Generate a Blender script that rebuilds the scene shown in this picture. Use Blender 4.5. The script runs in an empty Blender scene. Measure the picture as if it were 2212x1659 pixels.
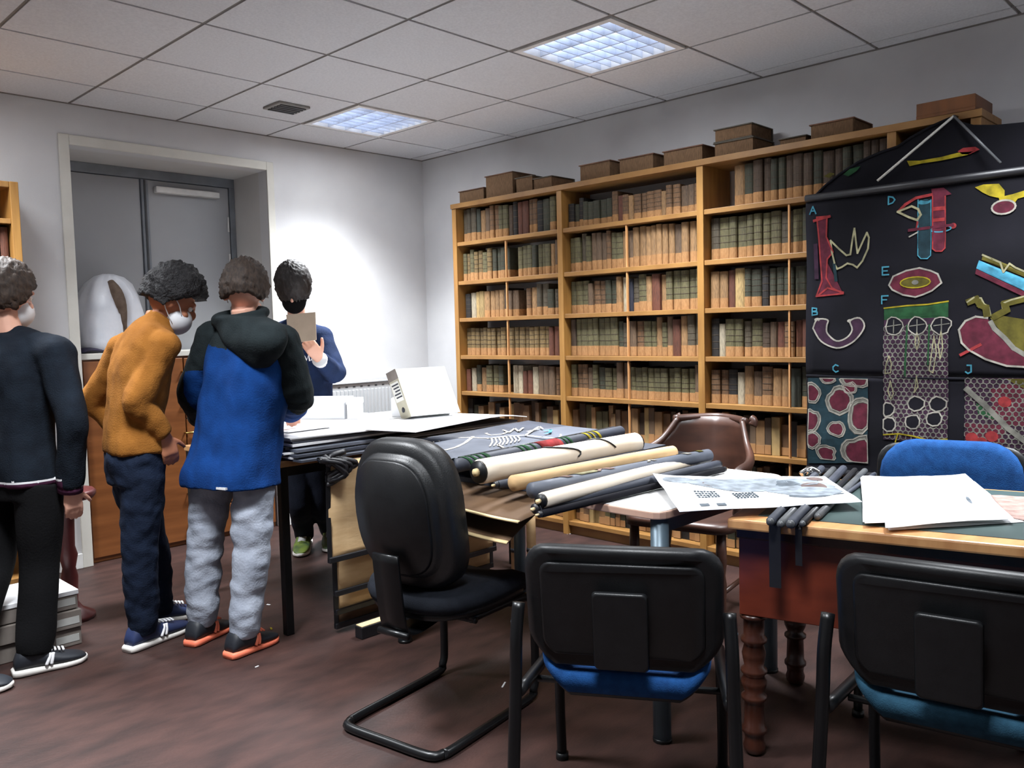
import bpy, bmesh, math, random
from mathutils import Vector as V, Matrix, noise
PI=math.pi
R0=random.Random(7)
S=bpy.context.scene; COL=S.collection
# ------------------------------------------------------------ camera, world, lights, exposure
rows,loc,lens=((0.69627,-0.71735,-0.02482),(0.06420,0.02780,0.99755),(-0.71490,-0.69616,0.06542)),(-4.2117,-5.0032,1.2850),29.435
cd=bpy.data.cameras.new('camera'); cam=bpy.data.objects.new('camera',cd); COL.objects.link(cam)
m=Matrix((rows[0],rows[1],rows[2])).transposed().to_4x4(); m.translation=loc; cam.matrix_world=m
cd.sensor_width=36; cd.lens=lens; cd.clip_start=.05; S.camera=cam
CEIL=2.583
w=bpy.data.worlds.new('world'); S.world=w; w.use_nodes=True
w.node_tree.nodes['Background'].inputs[0].default_value=(.8,.85,1,1); w.node_tree.nodes['Background'].inputs[1].default_value=.05
S.view_settings.view_transform='Standard'; S.view_settings.look='None'
S.view_settings.exposure=0.28; S.view_settings.gamma=1; S.view_settings.use_curve_mapping=False
LAMPS=[(-1.02,-.72),(-1.02,-2.52),(-1.02,-4.32),(-3.42,-.72),(-3.42,-2.52),(-3.42,-4.32),(-1.02,-6.12)]
for x,y in LAMPS:
    ld=bpy.data.lights.new('lamp_light','AREA'); ld.shape='SQUARE'; ld.size=.5; ld.energy=46 if y>-3 else 38; ld.color=(.93,.965,1); ld.spread=math.radians(102)
    lo=bpy.data.objects.new('lamp_light',ld); COL.objects.link(lo); lo.location=(x,y,CEIL-.012)
    ld=ld.copy(); ld.energy=9 if y>-3 else 2; ld.spread=math.radians(175)
    lo=bpy.data.objects.new('lamp_spill',ld); COL.objects.link(lo); lo.location=(x,y,CEIL-.013)
# ------------------------------------------------------------ materials
def lin(c): 
    return tuple(((x/255)/12.92 if x/255<=.04045 else ((x/255+.055)/1.055)**2.4) for x in c)+(1,)
MATS={}
def M(name,c,c2=None,s=8,r=.6,b=0,bs=60,st=(1,1,1),met=0,rand=0,spec=.5,kind='noise',em=0):
    mt=bpy.data.materials.new(name); MATS[name]=mt; mt.use_nodes=True; nt=mt.node_tree; N=nt.nodes; L=nt.links
    if r>=.85: spec=min(spec,.15)
    p=N['Principled BSDF']; p.inputs['Roughness'].default_value=r; p.inputs['Metallic'].default_value=met
    p.inputs['Specular IOR Level'].default_value=spec
    c2=c2 or tuple(x*.88 for x in c)
    tc=N.new('ShaderNodeTexCoord'); mp=N.new('ShaderNodeMapping'); mp.inputs['Scale'].default_value=st; L.new(tc.outputs['Object'],mp.inputs[0])
    src=mp.outputs[0]
    if rand:
        oi=N.new('ShaderNodeObjectInfo'); va=N.new('ShaderNodeVectorMath'); va.operation='ADD'
        vm=N.new('ShaderNodeVectorMath'); vm.operation='SCALE'; vm.inputs[0].default_value=(7.3,3.1,5.7); L.new(oi.outputs['Random'],vm.inputs['Scale'])
        L.new(src,va.inputs[0]); L.new(vm.outputs[0],va.inputs[1]); src=va.outputs[0]
    if kind=='wave':
        n=N.new('ShaderNodeTexWave'); n.inputs['Scale'].default_value=s; n.inputs['Distortion'].default_value=6; n.inputs['Detail'].default_value=3; n.inputs['Detail Scale'].default_value=1.2
    else:
        n=N.new('ShaderNodeTexNoise'); n.inputs['Scale'].default_value=s; n.inputs['Detail'].default_value=5
    L.new(src,n.inputs['Vector'])
    rp=N.new('ShaderNodeValToRGB'); rp.color_ramp.elements[0].color=lin(c); rp.color_ramp.elements[1].color=lin(c2)
    rp.color_ramp.elements[0].position=.35; rp.color_ramp.elements[1].position=.68
    L.new(n.outputs['Fac' if 'Fac' in n.outputs else 0],rp.inputs[0]); col=rp.outputs[0]
    if rand:
        h=N.new('ShaderNodeHueSaturation'); mr=N.new('ShaderNodeMapRange'); mr.inputs['To Min'].default_value=1-rand; mr.inputs['To Max'].default_value=1+rand
        L.new(oi.outputs['Random'],mr.inputs[0]); L.new(mr.outputs[0],h.inputs['Value']); L.new(col,h.inputs['Color']); col=h.outputs[0]
    L.new(col,p.inputs['Base Color'])
    if b:
        n2=N.new('ShaderNodeTexNoise'); n2.inputs['Scale'].default_value=bs; n2.inputs['Detail'].default_value=4; L.new(src,n2.inputs['Vector'])
        bp=N.new('ShaderNodeBump'); bp.inputs['Strength'].default_value=b; bp.inputs['Distance'].default_value=.01; L.new(n2.outputs[0],bp.inputs['Height']); L.new(bp.outputs[0],p.inputs['Normal'])
    if em:
        p.inputs['Emission Color'].default_value=lin(c); p.inputs['Emission Strength'].default_value=em
    return mt
M('wall_white',(205,205,206),(197,197,199),s=3,r=.85,b=.06,bs=120)
M('reveal_white',(198,196,194),(190,188,186),s=3,r=.8)
M('cream_trim',(206,204,196),(198,196,188),r=.6)
M('ceiling_tile',(206,207,210),(195,196,200),s=90,r=.95,b=.15,bs=250,rand=.015)
M('grid_bar',(120,116,112),r=.7)
M('floor_lino',(62,42,38),(42,29,27),s=5,r=.5,b=.1,bs=60,st=(1,2.2,1),spec=.35)
M('pine',(150,110,60),(128,90,46),s=5,r=.45,st=(6,1,1),kind='noise',b=.05)
M('pine_upright',(158,116,60),(134,94,46),s=5,r=.45,st=(6,6,.6),b=.05)
M('chest_wood',(132,80,42),(108,62,30),s=4,r=.42,st=(.5,1,5),b=.03)
M('door_grey',(158,160,163),(150,152,156),s=2,r=.5)
M('door_frame_grey',(126,132,140),r=.5)
M('dark_slot',(74,75,78),r=.7)
M('white_paint',(226,226,224),r=.4)
M('radiator_white',(186,188,190),(180,182,184),r=.35)
M('paper_white',(240,240,240),(232,233,236),s=3,r=.8)
M('paper_grey',(206,206,208),(180,182,188),s=4,r=.8)
M('paper_photo',(236,238,240),(214,222,228),s=6,r=.45)
M('kraft',(206,174,130),(186,152,108),s=6,r=.8,b=.05,bs=30,st=(1,1,4))
M('kraft_shaded',(92,66,40),(70,49,30),s=6,r=.8)  # same kraft paper with shade put into its colour
M('kraft_edge',(226,200,150),r=.8)
M('cream_roll',(238,226,208),(228,212,190),s=5,r=.7)
M('slate',(58,62,74),(40,44,54),s=6,r=.6,b=.05,bs=25)
M('slate_light',(92,97,108),(66,71,82),s=5,r=.55,b=.05,bs=25)
M('chart_black',(20,19,26),(13,13,18),s=4,r=.86,b=.25,bs=9)
M('black_wood',(26,26,30),(18,18,22),r=.45)
M('rod_grey',(96,98,100),(60,62,66),s=7,r=.4,st=(1,1,1))
M('black_plastic',(17,18,20),(13,14,16),s=30,r=.42,b=.08,bs=400,spec=.35)
M('black_metal',(16,17,19),(12,13,15),r=.35,met=.3)
M('leather_black',(18,20,22),(14,16,18),s=20,r=.45,b=.1,bs=220)
M('grey_metal',(92,108,118),(82,98,108),r=.4,met=.3)
M('blue_fabric',(26,70,124),(21,58,106),s=40,r=.9,b=.2,bs=300)
M('teal_fabric',(38,72,92),(30,60,78),s=40,r=.9,b=.2,bs=300)
M('navy_fabric',(22,25,32),(17,20,26),s=40,r=.9,b=.2,bs=300)
M('white_melamine',(236,234,232),r=.4)
M('pink_edge',(196,160,140),(184,146,126),r=.5)
M('oak_edge',(196,146,96),(176,124,78),s=6,r=.4,st=(1,5,1))
M('desk_top',(60,76,74),(46,60,60),s=5,r=.4)
M('desk_red',(104,43,27),(72,28,18),s=4,r=.32,st=(1,1,3))
M('turned_wood',(66,34,23),(44,21,15),s=5,r=.28,st=(3,3,1))
M('chair_wood',(70,42,31),(48,28,21),s=5,r=.42,st=(1,1,4))
M('table_edge',(170,128,84),(150,110,70),s=5,r=.5)
M('chrome',(200,200,200),r=.15,met=1)
M('brass',(190,160,90),r=.3,met=1)
M('skin_a',(224,172,148),(214,160,138),s=6,r=.55)
M('skin_b',(176,116,84),(160,102,74),s=6,r=.55)
M('hair_brown',(66,51,41),(40,31,26),s=30,r=.7,b=.25,bs=60,st=(4,4,1))
M('hair_dark',(38,31,28),(20,17,17),s=26,r=.6,b=.25,bs=60,st=(4,4,1))
M('hair_black',(26,23,26),(15,14,17),s=60,r=.7,b=1,bs=120)
M('bone_white',(226,216,200),(204,194,178),s=20,r=.85)
M('eye_white',(230,228,224),r=.2)
M('iris',(50,36,26),r=.2)
M('mask_white',(222,222,224),(208,210,214),s=5,r=.8)
M('knit_navy',(22,29,38),(17,22,30),s=18,r=.95,b=.3,bs=200)
M('mustard',(140,91,38),(122,77,30),s=12,r=.95,b=.25,bs=180)
M('denim',(25,35,54),(18,26,42),s=14,r=.9,b=.25,bs=160)
M('denim_dark',(28,32,44),(22,26,36),s=14,r=.9,b=.2,bs=160)
M('fleece_blue',(13,54,112),(10,46,98),s=16,r=.95,b=.25,bs=150)
M('charcoal',(32,39,41),(24,30,32),s=16,r=.95,b=.25,bs=150)
M('jersey_grey',(150,156,168),(130,136,148),s=12,r=.95,b=.25,bs=120)
M('black_cloth',(13,13,15),(10,10,12),s=14,r=.95,b=.2,bs=120)
M('sweater_blue',(34,48,80),(28,40,66),s=14,r=.95,b=.25,bs=150)
M('stripe_white',(224,224,226),r=.8)
M('stripe_maroon',(70,34,58),r=.9)
M('shoe_black',(26,30,38),r=.6)
M('shoe_navy',(34,48,88),(26,36,66),r=.6)
M('sole_white',(222,218,212),r=.6)
M('coral',(240,128,96),(226,112,84),r=.6)
M('shoe_green',(120,140,60),(60,84,62),s=14,r=.6)
M('bag_white',(232,234,240),(214,218,226),s=7,r=.35,b=.35,bs=14)
M('brown_form',(120,104,92),(92,78,68),s=18,r=.9,b=.3,bs=40)
M('purple_dark',(46,40,66),(34,30,48),s=12,r=.7)
M('cardboard',(190,172,152),(178,160,140),s=10,r=.85)
M('label_grey',(176,170,150),r=.8)
M('ink_black',(40,42,52),r=.8)
M('tray_wood',(118,72,36),(96,58,28),s=5,r=.5,st=(1,6,1))
M('box_grey',(126,118,112),(108,100,94),s=10,r=.85)
M('box_label',(192,192,188),r=.85)
M('red_wood',(92,38,38),(70,28,28),s=5,r=.4)
M('vent_grey',(140,137,134),r=.6)
M('lamp_white',(228,226,224),r=.5)
M('lamp_glow',(222,234,255),r=.4,em=1.1)
M('lamp_tube',(235,243,255),r=.4,em=3.2)
M('louvre',(214,220,232),r=.25,met=.4)
# chalks and inks of the printed charts
for n,c in dict(chalk_white=(196,190,178),chalk_cream=(196,190,150),chalk_cyan=(84,170,196),chalk_red=(186,66,68),chalk_maroon=(112,44,62),chalk_yellow=(196,176,44),chalk_olive=(108,100,40),chalk_green=(44,92,56),chalk_grey=(150,148,138),chalk_blue=(90,180,214),chalk_violet=(70,44,66),chalk_teal=(40,66,76),ink_grey=(120,130,140),ink_pale=(176,186,196),ink_brown=(132,112,108),chalk_salmon=(204,170,160)).items(): c=tuple(x*.80 for x in c); M(n,c,tuple(x*.72 for x in c),s=25,r=.85)
# book bindings
BK=dict(o=(92,86,56),b=(108,78,50),t=(144,110,72),g=(54,55,39),k=(28,24,22),c=(164,138,90),r=(96,52,34),d=(70,53,38),s=(118,96,58),w=(172,160,136),n=(98,77,57),e=(76,67,51),i=(34,35,50),l=(58,62,52))
BN=dict(o='olive',b='brown',t='tan',g='dark green',k='black',c='cream',r='reddish',d='dark brown',s='striped',w='whitish',n='dull brown',e='grey-green',i='dark blue',l='teal-grey')
for k,c in BK.items(): c=tuple(x*.98 for x in c); M('book_'+k,c,tuple(x*.72 for x in c),s=14,r=.75,rand=.16,st=(1,1,.5),b=.1,bs=50)
M('book_foot',(156,118,80),(136,100,66),s=10,r=.85,rand=.1)
M('book_page',(112,88,66),(90,70,52),s=40,r=.9,st=(1,6,1))
M('book_band',(70,58,44),r=.8,rand=.2)
M('folio',(112,77,58),(84,58,44),s=9,r=.75,rand=.14,b=.1,bs=40)
M('folio_grey',(80,72,60),(60,56,48),s=9,r=.75,rand=.14,b=.1,bs=40)
# ------------------------------------------------------------ helpers
def off(o):
    v=V((0,0,0))
    while o: v+=o.location; o=o.parent
    return v
def tag(o,label,cat,group=None,kind=None):
    if label: o['label']=label
    if cat: o['category']=cat
    if group: o['group']=group
    if kind: o['kind']=kind
    return o
def thing(name,label,cat,loc=(0,0,0),group=None,kind=None):
    o=bpy.data.objects.new(name,None); COL.objects.link(o); o.location=loc; o.empty_display_size=.05
    return tag(o,label,cat,group,kind)
def put(me,name,mat,parent=None,smooth=False):
    for x in (mat if isinstance(mat,(list,tuple)) else [mat]): me.materials.append(MATS[x])
    if smooth: me.polygons.foreach_set('use_smooth',[True]*len(me.polygons))
    o=bpy.data.objects.new(name,me); COL.objects.link(o)
    if parent: o.parent=parent
    return o
def frame(t,side=None):
    t=V(t).normalized(); a=V(side) if side is not None else (V((0,0,1)) if abs(t.z)<.9 else V((1,0,0)))
    n=a-t*a.dot(t)
    if n.length<1e-5: n=t.orthogonal()
    n.normalize(); return n,t.cross(n)
def catmull(pts,k=4):
    P=[tuple(p) for p in pts]; 
    if len(P)<3 or k<2: return P
    out=[]
    for i in range(len(P)-1):
        a=P[max(i-1,0)];b=P[i];c=P[i+1];d=P[min(i+2,len(P)-1)]
        for j in range(k):
            t=j/k
            out.append(tuple(.5*(2*q+(r-p)*t+(2*p-5*q+4*r-s)*t*t+(3*q-p-3*r+s)*t**3) for p,q,r,s in zip(a,b,c,d)))
    out.append(P[-1]); return out
class G:
    def __init__(s): s.v=[];s.f=[];s.m=[]
    def add(s,vs,fs,mi=0):
        n=len(s.v); s.v+=[tuple(x) for x in vs]; s.f+=[tuple(i+n for i in f) for f in fs]; s.m+=[mi]*len(fs); return s
    def box(s,a,b,mi=0):
        x0,y0,z0=map(min,zip(a,b)); x1,y1,z1=map(max,zip(a,b))
        return s.add([(x0,y0,z0),(x1,y0,z0),(x1,y1,z0),(x0,y1,z0),(x0,y0,z1),(x1,y0,z1),(x1,y1,z1),(x0,y1,z1)],[(0,3,2,1),(4,5,6,7),(0,1,5,4),(1,2,6,5),(2,3,7,6),(3,0,4,7)],mi)
    def obox(s,c,ax,ay,az,mi=0):
        c,ax,ay,az=map(V,(c,ax,ay,az)); vs=[c+ax*i+ay*j+az*k for k in (-1,1) for i,j in ((-1,-1),(1,-1),(1,1),(-1,1))]
        return s.add(vs,[(0,3,2,1),(4,5,6,7),(0,1,5,4),(1,2,6,5),(2,3,7,6),(3,0,4,7)],mi)
    def rings(s,R,mi=0,closed=False,cap=True):
        n=len(R[0]); k=len(R); vs=[p for r in R for p in r]; fs=[]
        for i in range(k if closed else k-1):
            for j in range(n):
                a=i*n+j;b=i*n+(j+1)%n; c=((i+1)%k)*n
                fs.append((a,b,c+(j+1)%n,c+j))
        if cap and not closed: fs+= [tuple(range(n-1,-1,-1)),tuple(range((k-1)*n,k*n))]
        return s.add(vs,fs,mi)
    def tube(s,pts,r,n=8,mi=0,cap=True,closed=False,k=1,flat=1,side=None):
        rr=list(r) if isinstance(r,(list,tuple)) else [r]*len(pts)
        Q=catmull([tuple(p)+(q,) for p,q in zip(pts,rr)],k); P=[V(x[:3]) for x in Q]; rr=[x[3] for x in Q]; R=[]; prev=side
        for i,p in enumerate(P):
            if closed: t=P[(i+1)%len(P)]-P[i-1]
            else: t=P[min(i+1,len(P)-1)]-P[max(i-1,0)]
            a,b=frame(t,prev); prev=a
            R.append([p+(a*math.cos(2*PI*j/n)+b*math.sin(2*PI*j/n)*flat)*rr[i] for j in range(n)])
        return s.rings(R,mi,closed,cap)
    def lathe(s,prof,loc=(0,0,0),n=16,mi=0):
        l=V(loc); return s.rings([[l+V((r*math.cos(2*PI*j/n),r*math.sin(2*PI*j/n),z)) for j in range(n)] for r,z in prof],mi)
    def loft(s,secs,n=20,ex=2.0,mi=0,k=1):
        """secs: (centre, half width, half depth, width axis, depth axis)"""
        Q=catmull([tuple(c)+(a,b)+tuple(w)+tuple(d) for c,a,b,w,d in secs],k); R=[]
        for q in Q:
            c=V(q[:3]);a,b=q[3:5];w=V(q[5:8]).normalized();d=V(q[8:11]).normalized()
            ring=[]
            for j in range(n):
                t=2*PI*j/n;x=math.cos(t);y=math.sin(t)
                ring.append(c+w*(a*math.copysign(abs(x)**(2/ex),x))+d*(b*math.copysign(abs(y)**(2/ex),y)))
            R.append(ring)
        return s.rings(R,mi)
    def ell(s,c,r,ax=None,n=14,k=9,mi=0):
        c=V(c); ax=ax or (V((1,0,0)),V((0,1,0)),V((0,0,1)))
        R=[]
        for i in range(k):
            ph=PI*(i+.35)/(k-.3)
            R.append([c+ax[0]*(r[0]*math.sin(ph)*math.cos(2*PI*j/n))+ax[1]*(r[1]*math.sin(ph)*math.sin(2*PI*j/n))-ax[2]*(r[2]*math.cos(ph)) for j in range(n)])
        return s.rings(R,mi)
    def sheet(s,fn,nu,nv,th=.002,nrm=(0,0,1),mi=0,mb=None):
        nrm=V(nrm); vs=[];fs=[]
        for q in (0,1):
            for i in range(nu+1):
                for j in range(nv+1): vs.append(V(fn(i/nu,j/nv))-nrm*(th*q))
        N=(nu+1)*(nv+1); I=lambda i,j:i*(nv+1)+j
        top=[];bot=[];edge=[]
        for i in range(nu):
            for j in range(nv):
                f=(I(i,j),I(i+1,j),I(i+1,j+1),I(i,j+1)); top.append(f); bot.append(tuple(x+N for x in reversed(f)))
        B=[I(i,0) for i in range(nu+1)]+[I(nu,j) for j in range(1,nv+1)]+[I(i,nv) for i in range(nu-1,-1,-1)]+[I(0,j) for j in range(nv-1,0,-1)]
        for a,b in zip(B,B[1:]+B[:1]): edge.append((b,a,a+N,b+N))
        n0=len(s.v); s.v+=[tuple(x) for x in vs]
        for F,q in ((top,mi),(bot,mi if mb is None else mb),(edge,mi)):
            s.f+=[tuple(i+n0 for i in f) for f in F]; s.m+=[q]*len(F)
        return s
    def prism(s,poly,o,u,v,th,mi=0):
        o,u,v=V(o),V(u),V(v); n=u.cross(v).normalized()*th; k=len(poly)
        vs=[o+u*a+v*b for a,b in poly]; vs+=[x+n for x in vs]
        return s.add(vs,[tuple(range(k-1,-1,-1)),tuple(range(k,2*k))]+[(i,(i+1)%k,(i+1)%k+k,i+k) for i in range(k)],mi)
    def mesh(s,name,o=V((0,0,0)),fix=True):
        me=bpy.data.meshes.new(name); me.from_pydata([tuple(V(p)-o) for p in s.v],[],s.f)
        me.polygons.foreach_set('material_index',s.m)
        if fix:
            b=bmesh.new(); b.from_mesh(me); bmesh.ops.recalc_face_normals(b,faces=b.faces); b.to_mesh(me); b.free()
        me.update(); return me
    def build(s,name,mat,parent=None,smooth=False,bevel=0,seg=2,fix=True):
        o=put(s.mesh(name,off(parent),fix),name,mat,parent,smooth)
        if bevel:
            md=o.modifiers.new('edge','BEVEL'); md.width=bevel; md.segments=seg; md.limit_method='ANGLE'; md.angle_limit=math.radians(50)
        if smooth=='auto' or (smooth and bevel): pass
        return o
def single(g,name,mat,label,cat,group=None,loc=None,**kw):
    """a thing that is one mesh, origin at its base"""
    xs,ys,zs=zip(*g.v); o=V(loc or ((min(xs)+max(xs))/2,(min(ys)+max(ys))/2,min(zs)))
    ob=put(g.mesh(name,o),name,mat,None,kw.get('smooth',False)); ob.location=o
    if kw.get('bevel'):
        md=ob.modifiers.new('edge','BEVEL'); md.width=kw['bevel']; md.segments=2; md.limit_method='ANGLE'; md.angle_limit=math.radians(50)
    return tag(ob,label,cat,group)
def dup(o,parent=None,loc=None,rz=None,label=None):
    c=o.copy(); COL.objects.link(c); c.parent=parent
    if loc is not None: c.location=loc
    if rz is not None: c.rotation_euler=(0,0,rz)
    if label: c['label']=label
    for ch in list(o.children): dup(ch,c)
    return c
def struct(g,name,mat,**kw):
    o=g.build(name,mat,None,**kw); o['kind']='structure'; return o
TMP=bpy.data.scenes.new('workbench')
def solid(g,name,mat,parent,voxel=.008,sm=6,fold=None,matfn=None,seed=0):
    """closes everything in g into one continuous skin"""
    me=g.mesh(name); ob=bpy.data.objects.new(name,me); TMP.collection.objects.link(ob)
    md=ob.modifiers.new('r','REMESH'); md.mode='VOXEL'; md.voxel_size=voxel
    if sm: md=ob.modifiers.new('s','SMOOTH'); md.iterations=sm; md.factor=.5
    vl=TMP.view_layers[0]; vl.update(); dg=vl.depsgraph; nm=bpy.data.meshes.new_from_object(ob.evaluated_get(dg)); bpy.data.objects.remove(ob)
    nm.name=name; nm.materials.clear(); of=off(parent)
    if fold:
        amp,fx,fz=fold
        nor=[v.normal.copy() for v in nm.vertices]
        for v,vn in zip(nm.vertices,nor):
            p=v.co; q=V((p.x*fx+seed,p.y*fx,p.z*fz)); k=noise.noise(q)+.5*noise.noise(q*2.1)
            v.co=p+vn*(amp*k)
    if matfn:
        for p in nm.polygons: p.material_index=matfn(p.center)
    else: nm.polygons.foreach_set('material_index',[0]*len(nm.polygons))
    for v in nm.vertices: v.co-=of
    nm.update()
    return put(nm,name,mat,parent,True)
# ------------------------------------------------------------ room
XL,YF=-5.4,-7.0; NX0,NX1,NZ,ND=-2.53,-1.33,2.36,.47
struct(G().box((XL-.1,YF-.1,-.1),(.1,.6,0)),'floor','floor_lino')
ceiling=struct(G().box((XL-.1,YF-.1,2.72),(.1,.1,2.80)),'ceiling','ceiling_tile')
struct(G().box((0,YF-.1,0),(.1,.1,2.72)),'wall_right','wall_white')
struct(G().box((XL-.1,YF-.1,0),(XL,.1,2.72)),'wall_left','wall_white')
struct(G().box((XL,YF-.1,0),(0,YF,2.72)),'wall_front','wall_white')
wb=struct(G().box((XL,0,0),(NX0,.1,2.72)).box((NX1,0,0),(0,.1,2.72)).box((NX0,0,NZ),(NX1,.1,2.72)),'wall_back','wall_white')
g=G().box((NX0-.06,.1,0),(NX0,ND+.1,NZ+.06)).box((NX1,.1,0),(NX1+.06,ND+.1,NZ+.06)).box((NX0,.1,NZ),(NX1,ND+.1,NZ+.06))
g.build('niche_lining','reveal_white',wb)
tr=struct(G().box((NX0-.055,-.012,0),(NX0,0,NZ+.055)),'trim_1','cream_trim',bevel=.003)
G().box((NX0,-.012,NZ),(NX1,0,NZ+.055)).build('head_trim','cream_trim',tr,bevel=.003)
G().box((NX1,-.012,0),(NX1+.05,0,NZ+.055)).build('jamb_trim','cream_trim',tr,bevel=.003)
struct(G().box((XL,-.014,0),(NX0-.055,0,.085)).box((NX1+.05,-.014,0),(0,0,.085)),'baseboard_back','white_paint',bevel=.003)
struct(G().box((-.014,-7,0),(0,-4.0,.085)),'baseboard_right','white_paint')
# suspended ceiling: every tile and bar on the 0.6 m grid
xs=[0,-.12]+[-.12-.6*k for k in range(1,9)]+[XL]; ys=[0]+[-.42-.6*k for k in range(0,11)]+[YF]
lampcells={(round(x+.3,2),round(y+.3,2)) for x,y in LAMPS}
cache={}
for a,b in zip(xs,xs[1:]):
    for c,d in zip(ys,ys[1:]):
        if (round(a,2),round(c,2)) in lampcells: continue
        sx,sy=round(a-b,3),round(c-d,3)
        if sx<.03: continue
        if (sx,sy) not in cache:
            hx,hy=sx/2-.008,sy/2-.008
            G_=G().box((-hx,-hy,0),(hx,hy,.015)); me=G_.mesh('ceiling_tile'); me.materials.append(MATS['ceiling_tile']); cache[sx,sy]=me
        o=bpy.data.objects.new('ceiling_tile',cache[sx,sy]); COL.objects.link(o); o.parent=ceiling; o.location=((a+b)/2,(c+d)/2,CEIL)
for x in xs[1:-1]: G().box((x-.012,YF,CEIL+.004),(x+.012,0,CEIL+.035)).build('grid_bar','grid_bar',ceiling)
for y in ys[1:-1]: G().box((XL,y-.012,CEIL+.006),(0,y+.012,CEIL+.033)).build('grid_bar','grid_bar',ceiling)
G().box((-.02,YF,CEIL-.002),(0,0,CEIL+.02)).build('edge_angle','grid_bar',ceiling); G().box((XL,-.02,CEIL-.002),(-.02,0,CEIL+.02)).build('edge_angle','grid_bar',ceiling)
# louvred lights
def lamp(label):
    t=thing('ceiling_light',label,'light',(0,0,0),'louvred ceiling lights')
    h=.285; g=G()
    for a,b,c,d in ((-h,-h,h,-h+.03),(-h,h-.03,h,h),(-h,-h+.03,-h+.03,h-.03),(h-.03,-h+.03,h,h-.03)): g.box((a,b,-.004),(c,d,.1))
    g.box((-h,-h,.1),(h,h,.105)); g.build('housing','lamp_white',t)
    G().box((-h+.03,-h+.03,.09),(h-.03,h-.03,.098)).build('reflector','lamp_glow',t)
    for k in range(4): G().tube([(-.19+.128*k,-.24,.06),(-.19+.128*k,.24,.06)],.011,8).build('tube_lamp','lamp_tube',t,True)
    for k in range(1,4): G().box((-.256+.128*k-.003,-.255,0),(-.256+.128*k+.003,.255,.042)).build('louvre_blade','louvre',t)
    for k in range(1,8): G().box((-.255,-.256+.064*k-.002,0),(.255,-.256+.064*k+.002,.034)).build('louvre_blade','louvre',t)
    return t
names=['louvred square ceiling light by the bright corner wall','louvred square ceiling light above the white table and chart rolls','louvred square ceiling light above the wooden desk','louvred square ceiling light near the tall bookcase end','louvred square ceiling light in the middle of the side row','louvred square ceiling light in the side row by the desk','louvred square ceiling light at the rear wall']
L0=lamp(names[0])
for i,(x,y) in enumerate(LAMPS):
    if i==0: L0.location=(x,y,CEIL)
    else: dup(L0,None,(x,y,CEIL),None,names[i])
t=thing('ceiling_vent','small grey square vent flush in the ceiling tiles','vent',(-1.59,-.71,CEIL))
G().box((-1.69,-.80,CEIL-.014),(-1.49,-.62,CEIL)).build('vent_frame','vent_grey',t,bevel=.004)
for k in range(5): G().box((-1.67,-.785+.032*k,CEIL-.02),(-1.51,-.77+.032*k,CEIL-.013)).build('slat','dark_slot',t)
# grey double doors in the niche
dr=struct(G().box((NX0,.43,0),(NX0+.04,.47,2.30)).box((NX1-.04,.43,0),(NX1,.47,2.30)).box((NX0,.43,2.30),(NX1,.47,NZ)),'door_1','door_frame_grey',bevel=.003)
G().box((NX0+.045,.435,.01),(-1.975,.465,2.295)).build('door_leaf','door_grey',dr,bevel=.003)
lf=G().box((-1.925,.435,.01),(NX1-.045,.465,2.295)).build('door_leaf','door_grey',dr,bevel=.003)
G().box((-1.972,.42,.01),(-1.928,.46,2.295)).build('meeting_post','door_frame_grey',dr,bevel=.004)
G().box((-1.955,.412,.02),(-1.945,.42,2.29)).build('meeting_groove','dark_slot',dr)
G().box((-1.89,.385,2.215),(-1.46,.434,2.255)).build('door_closer','white_paint',dr,bevel=.006)
for z in (1.75,2.0): G().tube([(-1.385,.432,z),(-1.385,.432,z+.1)],.007,8).build('hinge','white_paint',dr,True)
# ------------------------------------------------------------ plan chest in the niche and what stands on it
t=thing('plan_chest','tall orange-brown wooden chest standing in the wall niche','cabinet',(-1.93,.2,0))
g=G().box((NX0+.012,.05,.0),(NX1-.012,.40,1.17)); g.build('carcass','chest_wood',t,bevel=.003)
G().box((NX0+.008,.028,1.17),(NX1-.008,.415,1.205)).build('top_board','cream_trim',t,bevel=.004)
G().box((NX0+.02,.032,.03),(-1.935,.05,1.16)).build('door_panel','chest_wood',t,bevel=.003)
for k in range(6):
    z=.03+k*.189; d=G().box((-1.928,.030,z),(NX1-.02,.05,z+.183)).build('drawer','chest_wood',t,bevel=.003)
    for x in (-1.90,-1.46): G().tube([(x-.045,.03,z+.1),(x-.045,.008,z+.1),(x+.045,.008,z+.1),(x+.045,.03,z+.1)],.006,8).build('pull','brass',d,True)
t=thing('wrapped_bundle','white plastic-wrapped mound split by a brown slit on the wooden chest','bundle',(-2.28,.22,1.205))
g=G(); n=40; R=[]
for r,z in [(.185,1.206),(.192,1.27),(.19,1.36),(.178,1.46),(.155,1.55),(.12,1.615),(.075,1.655),(.02,1.672)]:
    ring=[]
    for j in range(n):
        a=2*PI*j/n; d=min(abs((a-4.92+PI)%(2*PI)-PI),1); zz=(z-1.2)/.47
        cut=max(0,1-d/(.10+.16*zz)); q=r*(1-.34*cut**.6)+.008*math.sin(5*a+9*zz)+.006*math.sin(11*a-6*z)
        ring.append((-2.28+q*1.04*math.cos(a),.22+q*.9*math.sin(a),z))
    R.append(ring)
g.rings(R); g.build('wrap','bag_white',t,True)
g=G(); g.tube([(-2.255,.115,1.25),(-2.262,.095,1.36),(-2.268,.085,1.48),(-2.285,.09,1.56),(-2.30,.13,1.62)],[.022,.03,.036,.034,.02],10,k=3); g.build('brown_core','brown_form',t,True)
g=G(); fn=lambda u,v:(-2.50+.2*u,.06+.16*v,1.213+.03*(.4+.6*math.sin(PI*u))*math.sin(PI*(.15+.8*v))+.008*math.sin(7*u+3*v))
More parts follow.
